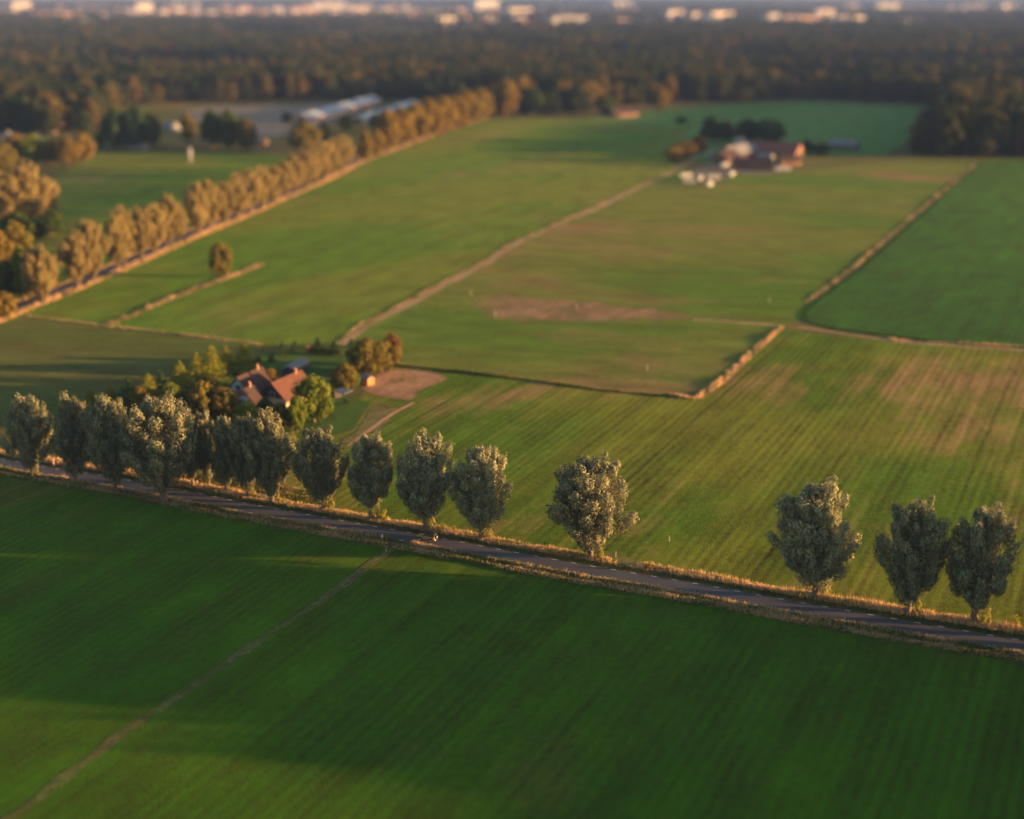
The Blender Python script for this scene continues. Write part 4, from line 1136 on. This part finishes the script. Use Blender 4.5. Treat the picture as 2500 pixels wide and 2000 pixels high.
# the town on the horizon
town = [(20, 34, 70, 26, 'palewall'), (52, 26, 60, 45, 'palewall'), (85, 50, 90, 18, 'pinkwall'), (125, 44, 110, 26, 'pinkwall'), (195, 58, 90, 20, 'palewall'), (220, 52, 60, 18, 'greywall'), (24, 94, 24, 16, 'palewall'), (275, 78, 30, 14, 'pinkwall'), (350, 22, 60, 34, 'palewall'),
        (985, 46, 60, 24, 'palewall'), (1020, 52, 80, 18, 'greywall'), (1050, 50, 60, 20, 'palewall'), (1086, 60, 62, 28, 'palewall'), (1125, 52, 50, 20, 'pinkwall'), (1172, 50, 70, 22, 'palewall'), (900, 52, 60, 14, 'pinkwall'), (1260, 36, 100, 30, 'palewall'), (1380, 48, 120, 18, 'greywall'), (1378, 62, 50, 14, 'pinkwall'), (1515, 58, 50, 20, 'pinkwall'), (1575, 58, 70, 18, 'palewall'), (1640, 46, 70, 34, 'palewall'),
        (1695, 46, 70, 26, 'palewall'), (1752, 50, 90, 34, 'palewall'), (1688, 86, 34, 16, 'pinkwall'), (1722, 58, 70, 16, 'greywall'), (1805, 78, 40, 16, 'palewall'), (1840, 76, 50, 16, 'palewall'), (1880, 52, 60, 30, 'greywall'), (1930, 50, 90, 22, 'pinkwall'), (1965, 52, 80, 22, 'pinkwall'), (2008, 48, 60, 40, 'palewall'), (2060, 54, 70, 26, 'palewall'), (2088, 54, 60, 24, 'palewall'), (2200, 58, 120, 16, 'greywall'), (2290, 62, 100, 14, 'greywall'), (1180, 18, 110, 40, 'greywall'), (640, 44, 12, 30, 'pinkwall'), (450, 14, 120, 30, 'greywall'), (2150, 20, 140, 30, 'greywall'), (1500, 16, 140, 34, 'greywall'), (800, 16, 120, 30, 'palewall')]
for k, (x, y, w, h, wl) in enumerate(sorted(town)):
    q = P(x, y + 6)
    d = zc(y + 6)
    Wm = min(w, 140) * (d/4500) ** .5 * 1.15; Hm = h * (d/4500) ** .4
    r = empty("town_building", q, trng.uniform(.4, .9))
    D = Wm*.45
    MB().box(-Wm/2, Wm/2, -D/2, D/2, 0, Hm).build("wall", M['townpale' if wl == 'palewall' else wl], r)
    MB().box(-Wm/2-.4, Wm/2+.4, -D/2-.4, D/2+.4, Hm+.003, Hm+.8).box(-Wm*.1, Wm*.12, -D*.2, D*.2, Hm+.8, Hm+3.2).build("roof", M['greyroof'], r)
    nf = max(2, int(Hm/5))
    for f in range(nf):
        z0 = Hm*(f+.4)/nf
        for y0, y1 in ((-D/2-.12, -D/2-.004),):
            MB().box(-Wm*.45, Wm*.45, y0, y1, z0, z0+1.5).build("window_band", M['glass'], r)
    tone = {'palewall': "pale", 'pinkwall': "pinkish", 'greywall': "grey"}[wl]
    tag(r, f"{tone} block of the hazy distant town, {ORD[k] if k < 30 else ORD[k-30] + ' after the thirtieth'} counted from the left", "building", "buildings of the distant town")

# the low houses between the blocks: far too many and too small to count
t = NT("town_house_mix")
geo = t.n("ShaderNodeNewGeometry")
cr = t.n("ShaderNodeValToRGB"); e = cr.color_ramp; e.interpolation = 'CONSTANT'
e.elements[0].color = (.34, .30, .28, 1); e.elements[1].position = .75; e.elements[1].color = (.30, .17, .13, 1)
for p_, c_ in ((.2, (.48, .42, .38)), (.4, (.24, .23, .24)), (.55, (.40, .30, .25))):
    el = e.elements.new(p_); el.color = (*c_, 1)
t.l(geo.outputs["Random Per Island"], cr.inputs[0]); t.bsdf(cr.outputs[0], .9, .1)
hr = random.Random(31)
m = MB()
for k in range(420):
    x0, x1, y0, y1 = hr.choice([(-60, 300, 16, 60), (860, 1480, 14, 62), (1500, 2360, 16, 76), (300, 900, 8, 34), (2300, 2560, 14, 50)])
    q = P(hr.uniform(x0, x1), hr.uniform(y0, y1))
    sc = (q.y/4500)**.5
    w, d, h, rf = hr.uniform(14, 46)*sc, hr.uniform(9, 15)*sc, hr.uniform(5, 13)*sc, hr.uniform(2, 5)*sc
    a = hr.uniform(.2, 1.1)
    c, n_ = math.cos(a), math.sin(a)
    pts = [(-w/2, -d/2, 0), (w/2, -d/2, 0), (w/2, d/2, 0), (-w/2, d/2, 0), (-w/2, -d/2, h), (w/2, -d/2, h), (w/2, d/2, h), (-w/2, d/2, h), (-w/2, 0, h+rf), (w/2, 0, h+rf)]
    m.add([(q.x + x*c - y*n_, q.y + x*n_ + y*c, z) for x, y, z in pts], [(0, 1, 5, 4), (2, 3, 7, 6), (1, 2, 6, 9, 5), (3, 0, 4, 8, 7), (4, 5, 9, 8), (6, 7, 8, 9)])
tag(m.build("town_houses", t.m), "hazy mass of low houses spread along the horizon", "town", kind="stuff")

# ------------------------------------------------------------------ the car
M['carpaint'] = plain("bronze_car_paint", (0.30, 0.18, 0.050), (0.27, 0.16, 0.045), 1, .35, .5)
M['softtop'] = plain("dark_soft_top", (0.030, 0.032, 0.040), (0.022, 0.024, 0.030), 3, .8, .2)
M['tyre'] = plain("tyre_rubber", (0.025, 0.024, 0.024), (0.018, 0.018, 0.018), 4, .9, .1)
M['rim'] = plain("silver_rim", (0.62, 0.63, 0.65), (0.50, 0.51, 0.53), 4, .35, .5, .6)
M['lamp'] = plain("headlight_glass", (0.75, 0.74, 0.68), (0.7, 0.69, 0.64), 3, .2, .5)
M['redlamp'] = plain("tail_lamp", (0.45, 0.03, 0.02), (0.4, 0.03, 0.02), 3, .3, .5)
M['plastic'] = plain("black_plastic", (0.03, 0.03, 0.03), (0.02, 0.02, 0.02), 3, .6)
def bevel(o, w=.05, seg=2):
    b = o.modifiers.new("bevel", 'BEVEL'); b.width = w; b.segments = seg; b.limit_method = 'ANGLE'; b.angle_limit = .6
    return o
def make_car(p, heading):
    c = empty("off_road_car", p, heading)                       # local +x is forward
    # tub and bonnet
    body = MB().prism([(-1.90, .50), (1.80, .50), (1.86, .72), (1.86, 1.06), (.62, 1.16), (.55, 1.18), (-1.90, 1.16)], -.78, .78).build("body", M['carpaint'], c)
    bevel(body, .06)
    h = MB().prism([(.60, 1.165), (1.84, 1.065), (1.82, 1.11), (.62, 1.22)], -.60, .60).build("bonnet", M['carpaint'], body); bevel(h, .03)
    for s in (-1, 1):
        for x0 in (1.22, -1.22):
            a = [(x0 + .62*math.cos(t), .42 + .50*math.sin(t)) for t in np.linspace(0.15, math.pi-.15, 9)]
            a += [(x0 + .52*math.cos(t), .42 + .41*math.sin(t)) for t in np.linspace(math.pi-.15, .15, 9)]
            MB().prism(a, *((.76, .95) if s > 0 else (-.95, -.76))).build("mudguard", M['plastic'], body)
        d = MB().prism([(-.55, .56), (.50, .56), (.50, 1.14), (-.55, 1.14)], *((.782, .80) if s > 0 else (-.80, -.782))).build("door", M['carpaint'], c)
        MB().box(-.45, -.30, *((.803, .83) if s > 0 else (-.83, -.803)), .98, 1.03).build("door_handle", M['plastic'], d)
        MB().box(.42, .54, *((.82, 1.02) if s > 0 else (-1.02, -.82)), 1.18, 1.36).build("mirror", M['plastic'], c)
    # screen and soft top
    top = MB().prism([(.50, 1.185), (.28, 1.74), (.15, 1.80), (-1.62, 1.80), (-1.86, 1.72), (-1.88, 1.165)], -.73, .73).build("soft_top", M['softtop'], c); bevel(top, .09, 3)
    ws = MB().add([(.535, -.66, 1.22), (.535, .66, 1.22), (.325, .66, 1.70), (.325, -.66, 1.70)], [(0, 1, 2, 3)]).build("windscreen", M['glass'], c)
    f = MB()
    for y in (-.70, .70): f.tube([(.56, y, 1.18), (.32, y, 1.76)], [.035, .035], 6)
    f.tube([(.32, -.70, 1.76), (.32, .70, 1.76)], [.035, .035], 6)
    f.build("screen_frame", M['carpaint'], ws)
    for s in (-1, 1):
        y0, y1 = (.735, .745) if s > 0 else (-.745, -.735)
        MB().prism([(.40, 1.25), (.22, 1.68), (-.50, 1.68), (-.50, 1.25)], y0, y1).build("side_window", M['glass'], c)
        MB().prism([(-.62, 1.28), (-.62, 1.66), (-1.62, 1.66), (-1.70, 1.28)], y0, y1).build("side_window", M['glass'], c)
    MB().box(-1.895, -1.885, -.52, .52, 1.30, 1.62).build("rear_window", M['glass'], c)
    gr = MB().box(1.862, 1.90, -.50, .50, .66, 1.04).build("grille", M['carpaint'], c)
    for k in range(7): MB().box(1.902, 1.912, -.33+.11*k-.03, -.33+.11*k+.03, .70, 1.0).build("grille_slot", M['plastic'], gr)
    for y in (-.56, .56): MB().tube([(1.86, y, .86), (1.92, y, .86)], [.12, .12], 12).build("headlight", M['lamp'], c)
    for y in (-.68, .68): MB().box(-1.94, -1.902, y-.08, y+.08, .78, 1.0).build("tail_light", M['redlamp'], c)
    bevel(MB().box(1.93, 2.06, -.78, .78, .48, .64).build("front_bumper", M['plastic'], c), .03)
    bevel(MB().box(-2.05, -1.93, -.78, .78, .48, .64).build("rear_bumper", M['plastic'], c), .03)
    plate = MB().box(-2.07, -2.052, .12, .62, .50, .61).build("number_plate", M['lamp'], c)
    def wheel(name, m):
        w = MB().tube([(0, -.14, 0), (0, -.12, 0), (0, .12, 0), (0, .14, 0)], [.30, .385, .385, .30], 20).build(name, M['tyre'], c, False)
        w.matrix_local = m
        MB().tube([(0, -.145, 0), (0, .145, 0)], [.23, .23], 16).build("rim", M['rim'], w)
        MB().tube([(0, -.165, 0), (0, .165, 0)], [.07, .07], 10).build("hub", M['plastic'], w)
        return w
    for x0 in (1.22, -1.22):
        for y0 in (-.74, .74): wheel("wheel", Matrix.Translation((x0, y0, .385)))
    wheel("spare_wheel", Matrix.Translation((-2.06, -.10, 1.08)) @ Matrix.Rotation(math.pi/2, 4, 'Z'))
    return tag(c, "bronze off-road car with dark soft top driving on the near road", "car")
cp = P(1043, 1321)
i0 = min(range(len(road_line)), key=lambda i: (road_line[i] - cp).length)
dv = (road_line[i0] - road_line[i0+3]).normalized()
make_car(Vector((cp.x, cp.y, .105)), math.atan2(dv.y, dv.x))

# ------------------------------------------------------------------ small things along the road
def post(name, label, px, h, cat="post", r=.07, top=None, mat='white', group=None):
    e = empty(name, P(*px), trng.uniform(0, 3))
    MB().tube([(0, 0, 0), (0, 0, h*.78)], [r, r*.95], 8).build("shaft", M[mat], e)
    MB().tube([(0, 0, h*.78+.002), (0, 0, h*.97), (0, 0, h)], [r*1.05, r*1.05, r*.5], 8).build("head", M[top or mat], e)
    return tag(e, label, cat, group)
M['redpaint'] = plain("red_paint", (0.55, 0.06, 0.04), (0.48, 0.05, 0.035), 3, .6)
M['weathered'] = plain("weathered_wood", (0.36, 0.29, 0.22), (0.26, 0.21, 0.16), 3, .9)
post("gate_post", "pale wooden post in the gateway beside the lone willow", (1503, 1361), 1.3, r=.10, mat='weathered')
post("field_post", "pale post standing alone in the striped field", (1633, 1322), 1.2, r=.14, mat='weathered')
post("marker_post", "white marker post with a red top on the verge at right", (2454, 1532), 1.5, r=.08, top='redpaint')
post("verge_post", "thin grey post among the bright grass right of the car", (1136, 1306), 1.2, r=.06, mat='weathered')
post("track_post", "wooden post at the mouth of the field track", (943, 1349), 1.4, r=.11, mat='weathered')
def sign(name, label, px, h):
    e = empty(name, P(*px), math.atan2(dv.y, dv.x))
    MB().tube([(0, 0, 0), (0, 0, h)], [.035, .035], 8).build("pole", M['greywall'], e)
    MB().box(-.03, -.012 + .0, -.28, .28, h*.70, h).build("panel", M['white'], e)
    for z in (.75, .92): MB().box(-.012, .05, -.06, .06, h*z, h*z+.05).build("bracket", M['greywall'], e)
    return tag(e, label, "sign")
sign("road_sign", "small pale road sign on the verge beside the field track", (934, 1330), 2.2)
e = empty("barrier_post", P(131, 1138), .2)
for k in range(5): MB().tube([(0, 0, .34*k + .001*k), (0, 0, .34*k+.34)], [.16, .16], 10).build("band", M['redpaint' if k % 2 else 'white'], e)
tag(e, "red and white striped post beyond the road between the first two willows", "post")
e = empty("wooden_bench", P(645, 1216), math.atan2(dv.y, dv.x))
MB().box(-.9, .9, -.22, .22, .42, .49).build("seat", M['white'], e)
for x in (-.75, .75): MB().box(x-.05, x+.05, -.20, .20, 0, .419).build("leg", M['weathered'], e)
MB().box(-.9, .9, .24, .29, .62, .86).build("backrest", M['white'], e)
for x in (-.6, .6): MB().box(x-.04, x+.04, .292, .34, .0, .84).build("back_post", M['weathered'], e)
tag(e, "small pale bench in the orange grass left of the full willow", "bench")
# birds or sprinklers: small white upright stakes in the pasture
for k, (x, y, lab) in enumerate([(1149, 722, "white stake at the top of the reddish dry patch"), (1209, 772, "white stake at the lower rim of the reddish dry patch"), (1408, 755, "white stake at the right of the reddish dry patch"), (1580, 905, "white stake low in the pasture near the reeds"), (1878, 738, "white stake in the pasture near the crop's corner")]):
    post("field_stake", lab, (x, y), 1.8, "stake", .09, None, 'white', "white stakes in the pasture")

# ------------------------------------------------------------------ the air
t = NT("haze_air")
pv = t.t.nodes.new("ShaderNodeVolumePrincipled")
pv.inputs["Color"].default_value = (0.24, 0.40, 0.95, 1)
pv.inputs["Density"].default_value = 0.000048
pv.inputs["Anisotropy"].default_value = 0.0
t.l(pv.outputs[0], t.out.inputs[1])
hz = MB().box(-13000, 13000, -420, 23500, -1.0, 112).build("haze", t.m)
tag(hz, "thin evening haze lying over the whole land", "haze", kind="stuff")
